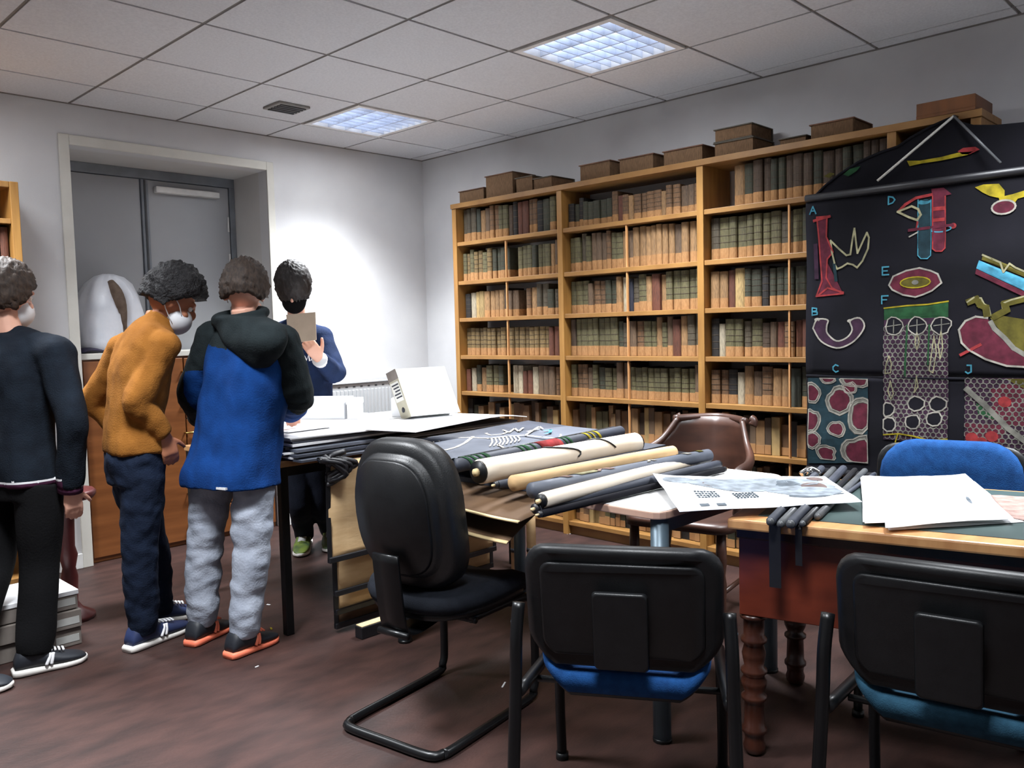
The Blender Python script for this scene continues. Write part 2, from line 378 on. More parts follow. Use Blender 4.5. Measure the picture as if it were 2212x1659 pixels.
single(g.sheet(fn,12,8,.012),'folded_cloth','purple_dark','dark purple folded cloth lying beside the white wrapped mound','cloth',smooth=True)
# ------------------------------------------------------------ radiator
t=thing('radiator','white ribbed panel radiator low on the bright wall','radiator',(-.62,-.06,.32))
G().box((-1.0,-.10,.36),(-.24,-.06,.93)).build('panel','radiator_white',t,bevel=.006)
for k in range(23): G().box((-.985+.0326*k,-.108,.39),(-.967+.0326*k,-.099,.885)).build('rib','radiator_white',t,bevel=.003)
for k in range(12): G().box((-.97+.063*k,-.1015,.903),(-.95+.063*k,-.099,.913)).build('vent_slot','dark_slot',t)
G().box((-1.005,-.112,.93),(-.235,-.03,.942)).build('top_grille','radiator_white',t,bevel=.003)
for x in (-1.004,-.236): G().box((x-.004,-.11,.37),(x+.004,-.03,.932)).build('end_cap','radiator_white',t)
G().tube([(-.30,-.06,.4),(-.30,-.06,.0)],.009,8).build('pipe','radiator_white',t,True)
for x in (-.85,-.4): G().box((x-.02,-.06,.5),(x+.02,0,.8)).build('bracket','radiator_white',t)
# ------------------------------------------------------------ long bookcase on the side wall
SH=[.085,.34,.607,.862,1.112,1.369,1.622,1.888]; UP=[-.675,-1.63,-2.61,-3.59,-3.93]; FX=-.30
t=thing('bookcase','long open pine bookcase full of old books along the wall','bookcase',(-.15,-2.3,0))
for y in UP: G().box((FX,y-.02,0),(-.02,y+.02,2.118)).build('upright','pine_upright',t,bevel=.002)
for a,b in zip(UP,UP[1:]):
    for z in SH:
        G().box((FX+.006,b+.0205,z-.026),(-.02,a-.0205,z)).build('shelf','pine',t,bevel=.002)
    G().box((FX+.03,b+.0205,0),(FX+.045,a-.0205,.058)).build('plinth','pine',t)
    if a-b>.5: G().box((-.288,(a+b)/2-.004,.09),(-.274,(a+b)/2+.004,1.86)).build('mid_strip','oak_edge',t)
G().box((FX-.008,UP[-1]-.025,2.118),(-.015,UP[0]+.025,2.150)).build('top_board','pine',t,bevel=.002)
ORD='first second third fourth fifth sixth seventh eighth ninth tenth eleventh twelfth thirteenth fourteenth fifteenth sixteenth seventeenth eighteenth nineteenth twentieth twenty-first twenty-second twenty-third twenty-fourth twenty-fifth twenty-sixth twenty-seventh twenty-eighth'.split()
def book_mesh(code,foot,bands):
    g=G(); sec=[(.05,-.5),(.018,-.37),(0,-.13),(0,.13),(.018,.37),(.05,.5),(1,.5),(1,-.5)]
    def pr(z0,z1,o,mi,k=6):
        pts=[(x-o if i<k else x,y*(1+.01*(o>0))) for i,(x,y) in enumerate(sec)]
        n=len(pts); vs=[(x,y,z0) for x,y in pts]+[(x,y,z1) for x,y in pts]
        g.add(vs,[(i,(i+1)%n,(i+1)%n+n,i+n) for i in range(n)],mi); return vs
    vs=pr(0,1,0,0); n=8
    g.add(vs,[tuple(range(n-1,-1,-1))],0)
    top=[(x,y,1) for x,y in sec]; inn=[(.1+.85*max(x,.02),y*.8,1) for x,y in sec]; low=[(x,y,.985) for x,y,_ in inn]
    g.add(top+inn,[(i,(i+1)%n,(i+1)%n+n,i+n) for i in range(n)],0); g.add(inn+low,[(i,(i+1)%n,(i+1)%n+n,i+n) for i in range(n)],1); g.add(low,[tuple(range(n))],1)
    if foot: 
        a=pr(.004,.27,.007,2); g.add(a[n:],[tuple(range(n))],2)
    if bands:
        for z in ((.40,.56,.72,.88) if foot else (.2,.38,.56,.74,.9)): a=pr(z,z+.014,.008,3); g.add(a,[tuple(range(n,2*n)),tuple(range(n-1,-1,-1))],3)
    me=g.mesh('book')
    for x in ('book_'+code,'book_page','book_foot','book_band'): me.materials.append(MATS[x])
    return me
BM={}
def bmesh_for(code,foot):
    k=(code,foot)
    if k not in BM: BM[k]=book_mesh(code,foot,code in 'obdgske')
    return BM[k]
SHN=['','','','lowest shelf above the papers','fourth shelf','third shelf','second shelf','top shelf']
SHN=['bottom shelf','seventh shelf','sixth shelf','fifth shelf','fourth shelf','third shelf','second shelf','top shelf']
BAY=['corner bay','middle bay','chart-side bay']
ROWS={(0,7):('eeeltnbboodkrrbbkgob',.20,.224,'eltnboo'),(0,6):('osossosgggg_ooogoootnn',.185,.215,'osgtn'),(0,5):('kwccttttdnn_bteegeg',.155,.20,'dnbteg'),(0,4):('ssssssssssssssssssrrb',.178,.186,'s'),(0,3):('rwgtoog_wwrrwnnnbn',.15,.19,'og'),
(1,7):('kgkgggggbrbtbbbbtbbnnb',.135,.185,'kgbn'),(1,6):('ooeonnnbootntttttttntto',.205,.226,'oenbt'),(1,5):('ooonbbggtwieotrtooooo',.18,.215,'onbgteo'),(1,4):('dooooooogenbootonrtee',.185,.228,'dogenbt'),(1,3):('obbnogoonnoooooooooon',.175,.222,'obnge'),
(2,7):('__tgddggdddgddggddd',.205,.222,'gdt'),(2,6):('eoooooooeogoooootn',.20,.222,'eogt'),(2,5):('ttrcggkgggg_nkkttrk',.185,.205,'tg'),(2,4):('kwooeodnrbrrnbkrntk',.17,.205,'oednrb'),(2,3):('bbkwtnbttlgkggcklib',.165,.21,'bntgk')}
def fill(rng,spec,y0,y1):
    st,h0,h1,foot=spec; W=[rng.uniform(.8,1.25)*(1.0 if c!='_' else 1.5) for c in st]; k=(abs(y1-y0)-.012)/sum(W); y=y0-.006; out=[]; run=0;last=''
    for c,w_ in zip(st,W):
        if c!=last: run=rng.uniform(h0,h1); last=c
        if c!='_': out.append((c,y-w_*k/2,w_*k*.965,run+rng.uniform(-.004,.003),c in foot,rng.uniform(0,.018),rng.uniform(.15,.19)))
        y-=w_*k
    return out
nb=0
for (bay,sh),spec in ROWS.items():
    y0,y1=UP[bay]-.021,UP[bay+1]+.021
    for i,(c,y,w_,h,ft,dx,dp) in enumerate(fill(R0,spec,y0,y1)):
        o=bpy.data.objects.new('book',bmesh_for(c,ft)); COL.objects.link(o); o.location=(-.255+dx,y,SH[sh]+.0005); o.scale=(dp,w_,h)
        lean=R0.choice([0,0,0,0,.02,-.02]) if w_<.05 else 0
        tag(o,f"{BN[c]} {'tan-footed' if ft else 'plain'} book, {ORD[i]} from the corner, {SHN[sh]}, {BAY[bay]}",'book','old books on the '+SHN[sh]+' of the '+BAY[bay]); nb+=1
# lower shelves and the end bay: too many and too hidden to single out
g=G(); mats=['book_o','book_b','book_t','book_d','book_n','book_c','book_foot','book_k','book_g']
def lowbook(y,w_,h,z,mi,foot,dx):
    x=-.25+dx; g.box((x,y-w_/2,z),(x+.16,y+w_/2,z+h),mi)
    if foot: g.box((x-.003,y-w_/2,z+.003),(x,y+w_/2,z+h*.27),6)
for bay in range(4):
    for sh in range(8):
        if (bay,sh) in ROWS: continue
        y=UP[bay]-.03
        while y>UP[bay+1]+.075:
            w_=R0.uniform(.03,.058); mi=R0.choice([0,1,2,3,4,5,7,8,1,2]) if bay<3 else R0.choice([3,8,7])
            if R0.random()>.04: lowbook(y-w_/2,w_*.96,R0.uniform(.15,.21),SH[sh]+.001,mi,mi not in (5,7),R0.uniform(0,.03))
            y-=w_
o=g.build('shelved_books',mats,None); tag(o,'many old books filling the lower shelves and end bay of the bookcase','books',None,'stuff')
# folio volumes lying on top
def folio(px,label,z=2.150,h=.1,y0=0,y1=0,mat='folio',x0=-.275,x1=-.05):
    t=thing('folio_volume',label,'book',(-.16,(y0+y1)/2,z),'folio volumes lying on the bookcase top')
    G().box((x0,y1,z),(x1,y0,z+.006)).box((x0,y1,z+h-.006),(x1,y0,z+h)).box((x1-.01,y1,z+.006),(x1,y0,z+h-.006)).build('cover',mat,t,bevel=.002)
    G().box((x0+.008,y1+.008,z+.006),(x1-.01,y0-.008,z+h-.006)).build('page_block','book_page',t)
YT={990:-0.697,1045:-0.950,1047:-0.959,1108:-1.220,1112:-1.237,1150:-1.391,1192:-1.554,1250:-1.768,1318:-2.004,1335:-2.060,1412:-2.305,1430:-2.360,1518:-2.616,1540:-2.676,1541:-2.679,1625:-2.901,1628:-2.908,1680:-3.038,1742:-3.185,1747:-3.196,1845:-3.413}
def YP(k): return YT[k]
for px,h,z,lab,mat in [((990,1045),.085,2.150,'brown folio lying at the corner end of the bookcase top','folio'),((1047,1108),.15,2.150,'thick brown folio second from the corner on the bookcase top','folio'),((1112,1150),.10,2.150,'small greenish volume behind the thick brown folio on top','folio_grey'),((1150,1192),.075,2.150,'low dark green volume third gap from corner on top','folio_grey'),((1250,1318),.10,2.150,'pale-edged brown folio on top above the middle bay','folio'),((1335,1412),.09,2.150,'worn brown folio in the middle of the bookcase top','folio'),((1430,1518),.085,2.150,'long brown folio beside the tall stack on top','folio'),((1540,1628),.075,2.150,'lower grey-brown folio of the two stacked on top','folio_grey'),((1541,1625),.07,2.225,'upper grey-brown folio of the two stacked on top','folio_grey'),((1680,1742),.035,2.150,'thin bluish grey volume lying flat on the bookcase top','folio_grey'),((1747,1845),.075,2.150,'brown folio lying above the bay beside the dark chart','folio')]:
    ya=YP(px[0]); yb=YP(px[1]); folio(px,lab,z,h,ya,yb,mat)
t=thing('wooden_tray','shallow orange wooden tray lying on the end of the bookcase top','tray',(-.16,-3.800,2.150))
a,b=-3.697,-3.930
G().box((-.31,b,2.150),(-.06,a,2.162)).build('tray_floor','tray_wood',t)
for q in ((-.31,b,-.298,a),(-.072,b,-.06,a),(-.298,b,-.072,b+.012),(-.298,a-.012,-.072,a)): G().box((q[0],q[1],2.162),(q[2],q[3],2.215)).build('tray_side','tray_wood',t,bevel=.002)
# ------------------------------------------------------------ bookcase against the back wall
t=thing('pine_bookcase','yellow pine bookcase end standing against the back wall by the niche','bookcase',(-3.4,-.13,0))
for x in (-3.86,-2.885): G().box((x-.02,-.26,0),(x+.02,-.01,2.085)).build('side_panel','pine_upright',t,bevel=.003)
G().box((-3.84,-.255,2.055),(-2.905,-.01,2.085)).build('top_board','pine',t,bevel=.003)
G().box((-3.84,-.03,.05),(-2.905,-.012,2.055)).build('back_board','pine',t)
for z in (.08,.42,.76,1.1,1.44,1.66,1.9): G().box((-3.84,-.25,z-.025),(-2.905,-.03,z)).build('shelf','pine',t,bevel=.002)
for k in range(8):
    w_=.036+.004*(k%3); x=-2.93-.042*k
    o=bpy.data.objects.new('book',bmesh_for('d' if k%3 else 'r',False)); COL.objects.link(o); o.rotation_euler=(0,0,PI/2); o.location=(x,-.215,1.6605); o.scale=(.15,w_,.20+.008*(k%2))
    tag(o,f"dark brown ribbed book on the pine bookcase by the niche, {ORD[k]} from its end panel",'book','brown books in the pine bookcase')
# ------------------------------------------------------------ tables
def box_leg(x,y,z,s=.018): return G().box((x-s,y-s,0),(x+s,y+s,z))
t=thing('work_table','long wood-edged table on black square legs buried under flat charts','table',(-1.7,-1.4,0))
G().box((-2.40,-1.86,.725),(-.95,-.96,.752)).build('tabletop','table_edge',t,bevel=.003)
for a,b in ((-2.375,-1.84),(-2.375,-.98),(-.985,-1.84),(-.985,-.98)): box_leg(a,b,.725).build('leg','black_metal',t,bevel=.003)
for y in (-1.84,-.98): G().box((-2.357,y-.012,.685),(-1.003,y+.012,.725)).build('rail','black_metal',t)
for x in (-2.375,-.985): G().box((x-.012,-1.822,.685),(x+.012,-.998,.725)).build('rail','black_metal',t)
def rtable(x0,y0,x1,y1,r,z,th):
    P=[]
    for cx,cy,a in ((x1-r,y1-r,0),(x0+r,y1-r,90),(x0+r,y0+r,180),(x1-r,y0+r,270)):
        for k in range(5): q=math.radians(a+22.5*k); P.append((cx+r*math.cos(q),cy+r*math.sin(q)))
    return P
t=thing('white_table','white laminate table with pinkish rounded edge and grey round legs','table',(-1.75,-2.95,0))
P=rtable(-2.15,-3.60,-1.345,-2.24,.05,0,0)
G().prism(P,(0,0,.703),(1,0,0),(0,1,0),.024).build('tabletop','pink_edge',t,bevel=.004)
G().prism(rtable(-2.143,-3.593,-1.352,-2.247,.045,0,0),(0,0,.727),(1,0,0),(0,1,0),.0015).build('laminate','white_melamine',t)
for a,b in ((-2.10,-3.56),(-1.40,-3.56),(-2.10,-2.29),(-1.40,-2.29)):
    l=G().tube([(a,b,0.012),(a,b,.70)],.028,14).build('leg','grey_metal',t,True); G().tube([(a,b,0),(a,b,.012)],.03,12).build('foot','black_metal',l,True)
for y in (-3.56,-2.29): G().box((-2.075,y-.012,.655),(-1.425,y+.012,.70)).build('rail','grey_metal',t)
# ------------------------------------------------------------ writing desk
A=math.radians(13.5); LD=V((math.sin(A),-math.cos(A),0)); DD=V((math.cos(A),math.sin(A),0)); O=V((-2.10,-3.79,0))
dk=lambda l,d,z:tuple(O+LD*l+DD*d+V((0,0,z)))
def dbox(g,l0,l1,d0,d1,z0,z1,mi=0): return g.obox(O+LD*((l0+l1)/2)+DD*((d0+d1)/2)+V((0,0,(z0+z1)/2)),LD*((l1-l0)/2),DD*((d1-d0)/2),V((0,0,(z1-z0)/2)),mi)
t=thing('writing_desk','old red-brown wooden desk with turned legs and dark green inset top','desk',tuple(O+LD*.7+DD*.35))
dbox(G(),0,1.45,0,.755,.700,.730).build('tabletop','oak_edge',t,bevel=.006)
dbox(G(),.07,1.38,.07,.73,.7301,.7315).build('inset_top','desk_top',t)
dbox(G(),.012,1.39,.075,.095,.43,.70).build('apron','desk_red',t,bevel=.003)
dbox(G(),.012,1.39,.685,.705,.52,.70).build('apron','desk_red',t,bevel=.003)
for l in (.012,1.37): dbox(G(),l,l+.02,.095,.685,.43,.70).build('side_apron','desk_red',t,bevel=.003)
dbox(G(),.006,1.40,.066,.10,.66,.70).build('moulding','turned_wood',t,bevel=.004)
pf=[(.018,0),(.03,.012),(.033,.03),(.028,.05),(.03,.07),(.037,.078),(.037,.09),(.03,.1),(.028,.18),(.037,.19),(.037,.2),(.026,.21),(.036,.235),(.038,.25),(.03,.27),(.038,.28),(.038,.29),(.028,.3),(.033,.33),(.035,.345),(.028,.375),(.038,.385),(.038,.395),(.03,.405),(.03,.46),(.04,.465),(.04,.475),(.032,.48)]
pf=[(r,z*.43/.48) for r,z in pf]
for l,d in ((.045,.11),(1.35,.11),(.045,.67),(1.35,.67)): G().lathe(pf,dk(l,d,0),18).build('turned_leg','turned_wood',t,True)
# ------------------------------------------------------------ flat charts, cards and boxes on the work table
def card(name,c,L,W,th,yaw,mat,label,cat,group=None,wave=0,mats=None,n=8,lift=0):
    q=math.radians(yaw); ux=V((math.cos(q),math.sin(q),0)); uy=V((-math.sin(q),math.cos(q),0)); c=V(c); sd=R0.uniform(0,9)
    def fn(u,v):
        a,b=u-.5,v-.5
        return c+ux*(L*a)+uy*(W*b)+V((0,0,th+wave*(noise.noise(V((a*3+sd,b*3,sd)))+.3)+lift*max(0,a-.1)**2))
    if wave or lift: g=G().sheet(fn,n,n,th)
    else: g=G().obox(c+V((0,0,th/2)),ux*L/2,uy*W/2,V((0,0,th/2)))
    return single(g,name,mat,label,cat,group,smooth=bool(wave))
z=.7525
SP=[(1.36,.84,.009,1,'slate','dark slate flat chart lowest in the pile on the work table'),(1.38,.82,0.0080,-1.2,'paper_grey','grey card second from the bottom of the chart pile'),(1.34,.86,0.0096,1.6,'slate','dark slate chart third from the bottom of the pile'),(1.40,.80,0.0064,-.6,'paper_white','white card sandwiched low in the chart pile'),(1.36,.84,0.0112,.8,'slate_light','faded grey chart in the middle of the pile'),(1.33,.86,0.0080,-2.2,'chart_black','black chart in the middle of the pile'),(1.37,.84,0.0096,2.0,'paper_white','pale card above the black chart in the pile'),(1.34,.85,0.0096,-1.0,'slate','dark chart high in the pile under the white cards'),(1.30,.82,0.0096,1.2,'paper_grey','grey chart topmost under the white cards')]
for i,(L,W,th,yaw,mt,lab) in enumerate(SP):
    card('flat_chart',((-1.685 if i<5 else -1.87)+.02*math.sin(i*2.1),-1.42-.013*(8-i)-.012*math.cos(i*1.7),z),L-(0 if i<5 else .40),W,th,yaw,mt,lab,'chart','flat charts piled on the work table'); z+=th+.0006
card('white_card',(-1.78,-1.56,z),1.05,.70,.005,-6,'paper_white','wide white card lowest of the blank cards on the chart pile','card','blank white cards on the work table'); z+=.0056
card('white_card',(-1.50,-1.72,z),1.0,.66,.004,14,'paper_white','white card with a corner jutting towards the bookcase','card','blank white cards on the work table',lift=-.22); z+=.0046
card('white_card',(-1.92,-1.42,z),.70,.5,.004,4,'paper_white','smaller white card on top near the person in blue','card','blank white cards on the work table'); z+=.0046
ZT=z
# lever-arch file
t=thing('box_file','white lever-arch file with printed spine leaning on the white cards','file',(-1.46,-1.80,ZT))
q=math.radians(-10); ux=V((math.cos(q),math.sin(q),0)); up=(V((0,0,1))-ux*.20+V((-math.sin(q),math.cos(q),0))*.28).normalized(); ud=ux.cross(up).normalized()*-1
c0=V((-1.60,-1.76,ZT+.012)); w_,h_,d_=.285,.25,.10
fb=lambda g,a0,a1,b0,b1,e0,e1,mi=0: g.obox(c0+ux*((a0+a1)/2)+ud*((b0+b1)/2)+up*((e0+e1)/2),ux*((a1-a0)/2),ud*((b1-b0)/2),up*((e1-e0)/2),mi)
fb(G(),0,w_,0,.003,0,h_).build('front_cover','white_paint',t); fb(G(),0,w_,d_-.003,d_,0,h_).build('rear_cover','white_paint',t)
fb(G(),-.003,0,0,d_,0,h_).build('spine','label_grey',t); fb(G(),.004,w_-.012,.006,d_-.006,.006,h_-.006).build('page_block','paper_white',t)
fb(G(),-.0045,-.003,.008,d_-.008,.09,h_-.06).build('spine_label','cream_trim',t); g=G()
for k in range(5): fb(g,-.0055,-.0045,.014+.003*(k%2),d_-.018-.008*(k%3),h_-.078-.016*k,h_-.071-.016*k)
g.build('lettering','ink_black',t)
G().tube([c0-ux*.003+ud*(d_/2)+up*.045,c0-ux*.006+ud*(d_/2)+up*.045],.014,14).build('finger_ring','ink_black',t,True)
fb(G(),-.004,0,0,d_,h_-.05,h_).build('spine_head','box_grey',t)
def cbox(name,c,sx,sy,sz,yaw,mat,label,cat,lid=True):
    t=thing(name,label,cat,c); q=math.radians(yaw); X=V((math.cos(q),math.sin(q),0)); Y=V((-math.sin(q),math.cos(q),0)); c=V(c)
    G().obox(c+V((0,0,sz/2)),X*sx/2,Y*sy/2,V((0,0,sz/2))).build('box_body',mat,t,bevel=.002)
    if lid: G().obox(c+V((0,0,sz-.012)),X*(sx/2+.003),Y*(sy/2+.003),V((0,0,.014))).build('lid',mat,t,bevel=.002)
    return t
cbox('card_box',(-1.81,-1.33,ZT),.24,.13,.105,-55,'paper_white','white card box beside the person in the blue jacket','box')
cbox('small_card_box',(-1.735,-1.475,ZT),.055,.11,.10,-50,'paper_white','narrow pale box standing against the white card box','box')
cbox('ink_box',(-1.56,-1.60,ZT),.06,.05,.095,-45,'paper_white','tiny white box standing behind the lever-arch file','box',False)
card('worn_booklet',(-1.155,-1.42,ZT-.004),.22,.15,.022,20,'chest_wood','reddish brown booklet lying behind the lever-arch file','book')
# ------------------------------------------------------------ charts hanging in front of the work table
def hchart(y,x0,x1,z0,label,tilt=0,col='kraft'):
    t=thing('hanging_chart',label,'chart',((x0+x1)/2,y,z0),'rod charts hanging from the work table')
    yw=lambda z:y-.05*max(0,(z-.45)/.3)**2*.3
    fn=lambda u,v:(x0+(x1-x0)*u,yw(z0+(.745-z0)*v)+.006*noise.noise(V((u*4,v*5,y*9))),z0+tilt*u+(.745-z0-tilt*u)*v)
    G().sheet(fn,10,14,.002,(0,-1,0)).build('sheet',col,t,True)
    G().box((x0-.006,y-.012,z0-.012),(x1+.006,y+.010,z0+.012+tilt*0)).build('bottom_rod','black_wood',t,bevel=.003)
    for x in (x0,x1): G().sheet(lambda u,v:(x-.011+.022*u,yw(z0+(.745-z0)*v)-.003,z0+(.745-z0)*v),1,12,.001,(0,-1,0)).build('edge_tape','black_wood',t)
    return t
hchart(-2.06,-2.30,-1.35,.345,'beige-backed chart on black rod, shortest and frontmost under the table')
hchart(-2.035,-2.262,-1.32,.190,'beige-backed chart second in depth, its rod below the shortest one')
hchart(-2.01,-2.245,-1.32,.100,'beige-backed chart third in depth, its rod near the floor')
hchart(-1.985,-2.232,-1.32,.030,'beige-backed chart longest, its rod almost on the floor',0,'kraft_shaded')
g=G().box((-2.21,-2.14,0),(-1.75,-2.09,.052)); single(g,'pale_slat_box','black_wood','black long box with pale top lying under the hanging charts','box',bevel=.004)
g=G().box((-2.205,-2.137,.0525),(-1.755,-2.093,.055)); o=g.build('pale_top','kraft_edge',bpy.data.objects['pale_slat_box'])
# black cords bundle
g=G()
for k in range(7):
    rr=random.Random(k); g.tube([(-2.33+.13*rr.random(),-2.05-.05*rr.random(),.735+.01*k),(-2.36+.12*rr.random(),-2.09,.775),(-2.25+.08*rr.random(),-2.10,.70+.05*rr.random()),(-2.30,-2.07,.66+.05*rr.random()),(-2.22+.05*rr.random(),-2.05,.735)],.012,7,k=5)
single(g,'cord_bundle','black_wood','bunch of black cords and straps at the work table corner','cords',smooth=True)
# two kraft tubes standing under the table
for k,(x,y,lab) in enumerate([(-1.06,-1.93,'kraft tube standing by the rear table leg, nearer the chair'),(-1.0,-1.99,'kraft tube standing by the rear table leg, nearer the bookcase')]):
    t=thing('chart_tube',lab,'tube',(x,y,0),'kraft tubes under the table'); G().tube([(x,y,0),(x+.01,y+.01,.55)],.026,12).build('tube_wall','kraft',t,True)
    for z in (.10,.46): G().tube([(x,y,z),(x,y,z+.02)],.028,12).build('band','black_wood',t,True)
def quad(name,P,mat,label,cat,wav=.004,th=.0012,n=14,group=None,sd=0,curl=None):
    q=[V(p) for p in P]
    def fn(u,v):
        p=(q[0]*(1-u)+q[1]*u)*(1-v)+(q[3]*(1-u)+q[2]*u)*v
        return p+V((0,0,wav*(noise.noise(V((u*3+sd,v*3,sd)))+.6)+(curl(u,v) if curl else 0)))
    t=thing(name,label,cat,tuple((q[0]+q[2])/2),group); G().sheet(fn,n,n,th).build('sheet',mat,t,True); return t,fn
# ------------------------------------------------------------ charts and rolls on the white table
z=.7378
for i,(cx,cy,L,W,yw,mt,lab) in enumerate([(-1.76,-2.80,.86,.86,2,'slate','dark chart lying lowest on the white table'),(-1.74,-2.76,.86,.80,-3,'chart_black','black chart second from the bottom on the white table'),(-1.75,-2.72,.84,.72,3,'slate','slate chart under the skeleton chart on the white table')]):
    card('flat_chart',(cx,cy,z),L,W,.018,yw,mt,lab,'chart','flat charts on the white table'); z+=.0186
ZS=.815
t=thing('skeleton_chart','dark chart showing a white chalk animal skeleton beside the black chair','chart',(-1.9,-2.7,.785))
q=[(-1.984,-2.279,0.815),(-1.139,-2.376,0.815),(-1.214,-2.726,0.815),(-2.32,-2.884,0.815)]; q=[V(x) for x in q]
fn=lambda u,v:(q[0]*(1-u)+q[1]*u)*(1-v)+(q[3]*(1-u)+q[2]*u)*v+V((0,0,.004*math.sin(5*u+2*v)))
G().sheet(fn,12,6,.003).build('sheet','slate_light',t,True)
def flatink(g,L,w,z):
    P=[V((x,y,z)) for x,y in L]; 
    for a,b in zip(P,P[1:]):
        d=(b-a); 
        if d.length<1e-4: continue
        n=V((-d.y,d.x,0)).normalized()*w/2; e=d.normalized()*w*.3
        g.add([a-e-n,b+e-n,b+e+n,a-e+n],[(0,1,2,3)])
g=G(); Z0=.8205
for w_,L in [(.016,[(-1.918,-2.262),(-1.822,-2.272),(-1.749,-2.356),(-1.727,-2.443),(-1.63,-2.453),(-1.564,-2.496),(-1.57,-2.6),(-1.566,-2.687)]),(.014,[(-2.068,-2.546),(-1.993,-2.522),(-1.889,-2.46),(-1.725,-2.336)]),(.010,[(-1.614,-2.3),(-1.514,-2.237),(-1.474,-2.267),(-1.522,-2.351),(-1.596,-2.388),(-1.648,-2.367),(-1.614,-2.3)]),(.010,[(-1.531,-2.368),(-1.403,-2.279),(-1.483,-2.38),(-1.368,-2.3)]),(.010,[(-1.563,-2.498),(-1.423,-2.411),(-1.285,-2.328),(-1.346,-2.403)]),(.010,[(-1.46,-2.416),(-1.354,-2.39)]),(.007,[(-1.566,-2.687),(-1.489,-2.64),(-1.454,-2.607)]),(.010,[(-1.841,-2.605),(-1.893,-2.691),(-1.881,-2.709)])]: flatink(g,L,w_,Z0)
for L in [[(-1.723,-2.45),(-1.804,-2.537),(-1.897,-2.617)],[(-1.703,-2.452),(-1.794,-2.552),(-1.878,-2.621)],[(-1.694,-2.466),(-1.774,-2.557),(-1.869,-2.635)],[(-1.674,-2.469),(-1.755,-2.559),(-1.84,-2.63)],[(-1.654,-2.471),(-1.736,-2.562),(-1.811,-2.625)],[(-1.634,-2.474),(-1.716,-2.567),(-1.781,-2.62)],[(-1.625,-2.488),(-1.696,-2.57),(-1.752,-2.615)],[(-1.605,-2.491),(-1.666,-2.563),(-1.722,-2.608)],[(-1.922,-2.282),(-1.968,-2.317)],[(-1.889,-2.279),(-1.945,-2.326)],[(-1.855,-2.276),(-1.912,-2.324)]]: flatink(g,L,.0065,Z0)
g.build('skeleton_drawing','bone_white',t)
td,fd=quad('draped_chart',[(-2.135,-2.368,0.845),(-1.151,-2.13,0.822),(-1.121,-2.37,0.806),(-2.02,-2.308,0.806)],'slate','dark chart sloping down from the white cards to the skeleton chart','chart',.003,.002,10)
g=G(); flatink(g,[(-1.393,-2.458),(-1.351,-2.46),(-1.43,-2.524),(-1.466,-2.529)],.014,Z0); g.build('blue_mark','chalk_blue',t)
def roll(a,b,r,mat,label,ends=None,extra=None,taper=1,name='chart_roll',wob=0):
    a,b=V(a),V(b); m_=(a+b)/2; t=thing(name,label,'chart roll',(m_.x,m_.y,m_.z-r),'rolled charts across the white table')
    n=10; pts=[a.lerp(b,k/n)+V((0,wob*noise.noise(V((k*.7,a.x,3))),0)) for k in range(n+1)]
    g=G().tube(pts,[r*(1+(taper-1)*k/n)*(1+.04*noise.noise(V((k*.9,a.y*5,1)))*(wob>0)) for k in range(n+1)],18)
    g.build('rolled_sheet',mat,t,True); d=(b-a).normalized(); s=d.orthogonal().normalized()
    # the loose edge of the sheet, running along the roll
    fr,fr2=frame(d,(0,0,1)); e=G()
    def fn(u,v):
        th=-.5-v*1.0; rr=r*(1+(taper-1)*u)+.0015+.004*v*v
        return a.lerp(b,.01+.98*u)+fr*(rr*math.cos(th))+fr2*(rr*math.sin(th))
    e.sheet(fn,8,4,.001,(0,-1,1)).build('loose_edge',mat,t,True)
    if ends:
        for p,s_ in ((a,-1),(b,1)):
            en=G().tube([p-d*.002*s_,p+d*s_*.012],r*.9,16).build('end_disc',ends,t,True)
            G().tube([p+d*s_*.011,p+d*s_*.024],r*.32,10).build('rod_tip','kraft_edge',en,True)
    return t
Ra,Rb=V((-2.363,-2.932,0.835)),V((-1.331,-2.84,0.835))
t=roll(Ra,Rb,.024,'slate','dark roll painted with green, red and yellow chalk beside the skeleton chart',None)
def wrap(t,a,b,r,u0,u1,mat,slant=0,name='painted_band',t0=-.3,t1=1.9):
    d=(b-a).normalized(); fr,fr2=frame(d,(0,0,1))
    def fn(u,v):
        th=t0+(t1-t0)*v; uu=u0+(u1-u0)*u+slant*v
        return a.lerp(b,uu)+fr*((r+.0022)*math.cos(th))+fr2*((r+.0022)*math.sin(th))
    o=G().sheet(fn,3,8,.0006,(0,-1,1)).build(name,mat,t,True)
for u0,u1,mt in [(.02,.035,'chalk_green'),(.05,.062,'chalk_green'),(.08,.09,'chalk_green'),(.11,.13,'chalk_green'),(.30,.31,'chalk_green'),(.325,.345,'chalk_green'),(.37,.38,'chalk_green'),(.41,.54,'chalk_red'),(.56,.57,'chalk_green'),(.585,.6,'chalk_green'),(.71,.725,'chalk_yellow'),(.745,.755,'chalk_yellow'),(.78,.795,'chalk_yellow')]: wrap(t,Ra,Rb,.024,u0,u1,mt,.03); wrap(t,Ra,Rb,.024,u0,u1,mt,-.03,t0=-1.5,t1=-.3)
G().tube([tuple(Ra.lerp(Rb,.05)+V((0,.035,.012))),tuple(Ra.lerp(Rb,1.0)+V((0,.035,.012)))],.009,10).build('edge_rod','black_wood',t,True)
Wa,Wb=V((-2.316,-2.999,0.815)),V((-1.471,-3.018,0.815))
t=roll(Wa,Wb,.042,'cream_roll','thick cream roll with a black end and a cord around it','black_plastic')
d=(Wb-Wa).normalized(); fr,fr2=frame(d,(0,0,1)); cp=[]
for k in range(19): th=-1.7+3.3*k/18; cp.append(tuple(Wa.lerp(Wb,.36+.008*k+.06*math.sin(k*.5))+fr*(.0445*math.cos(th))+fr2*(.0445*math.sin(th))))
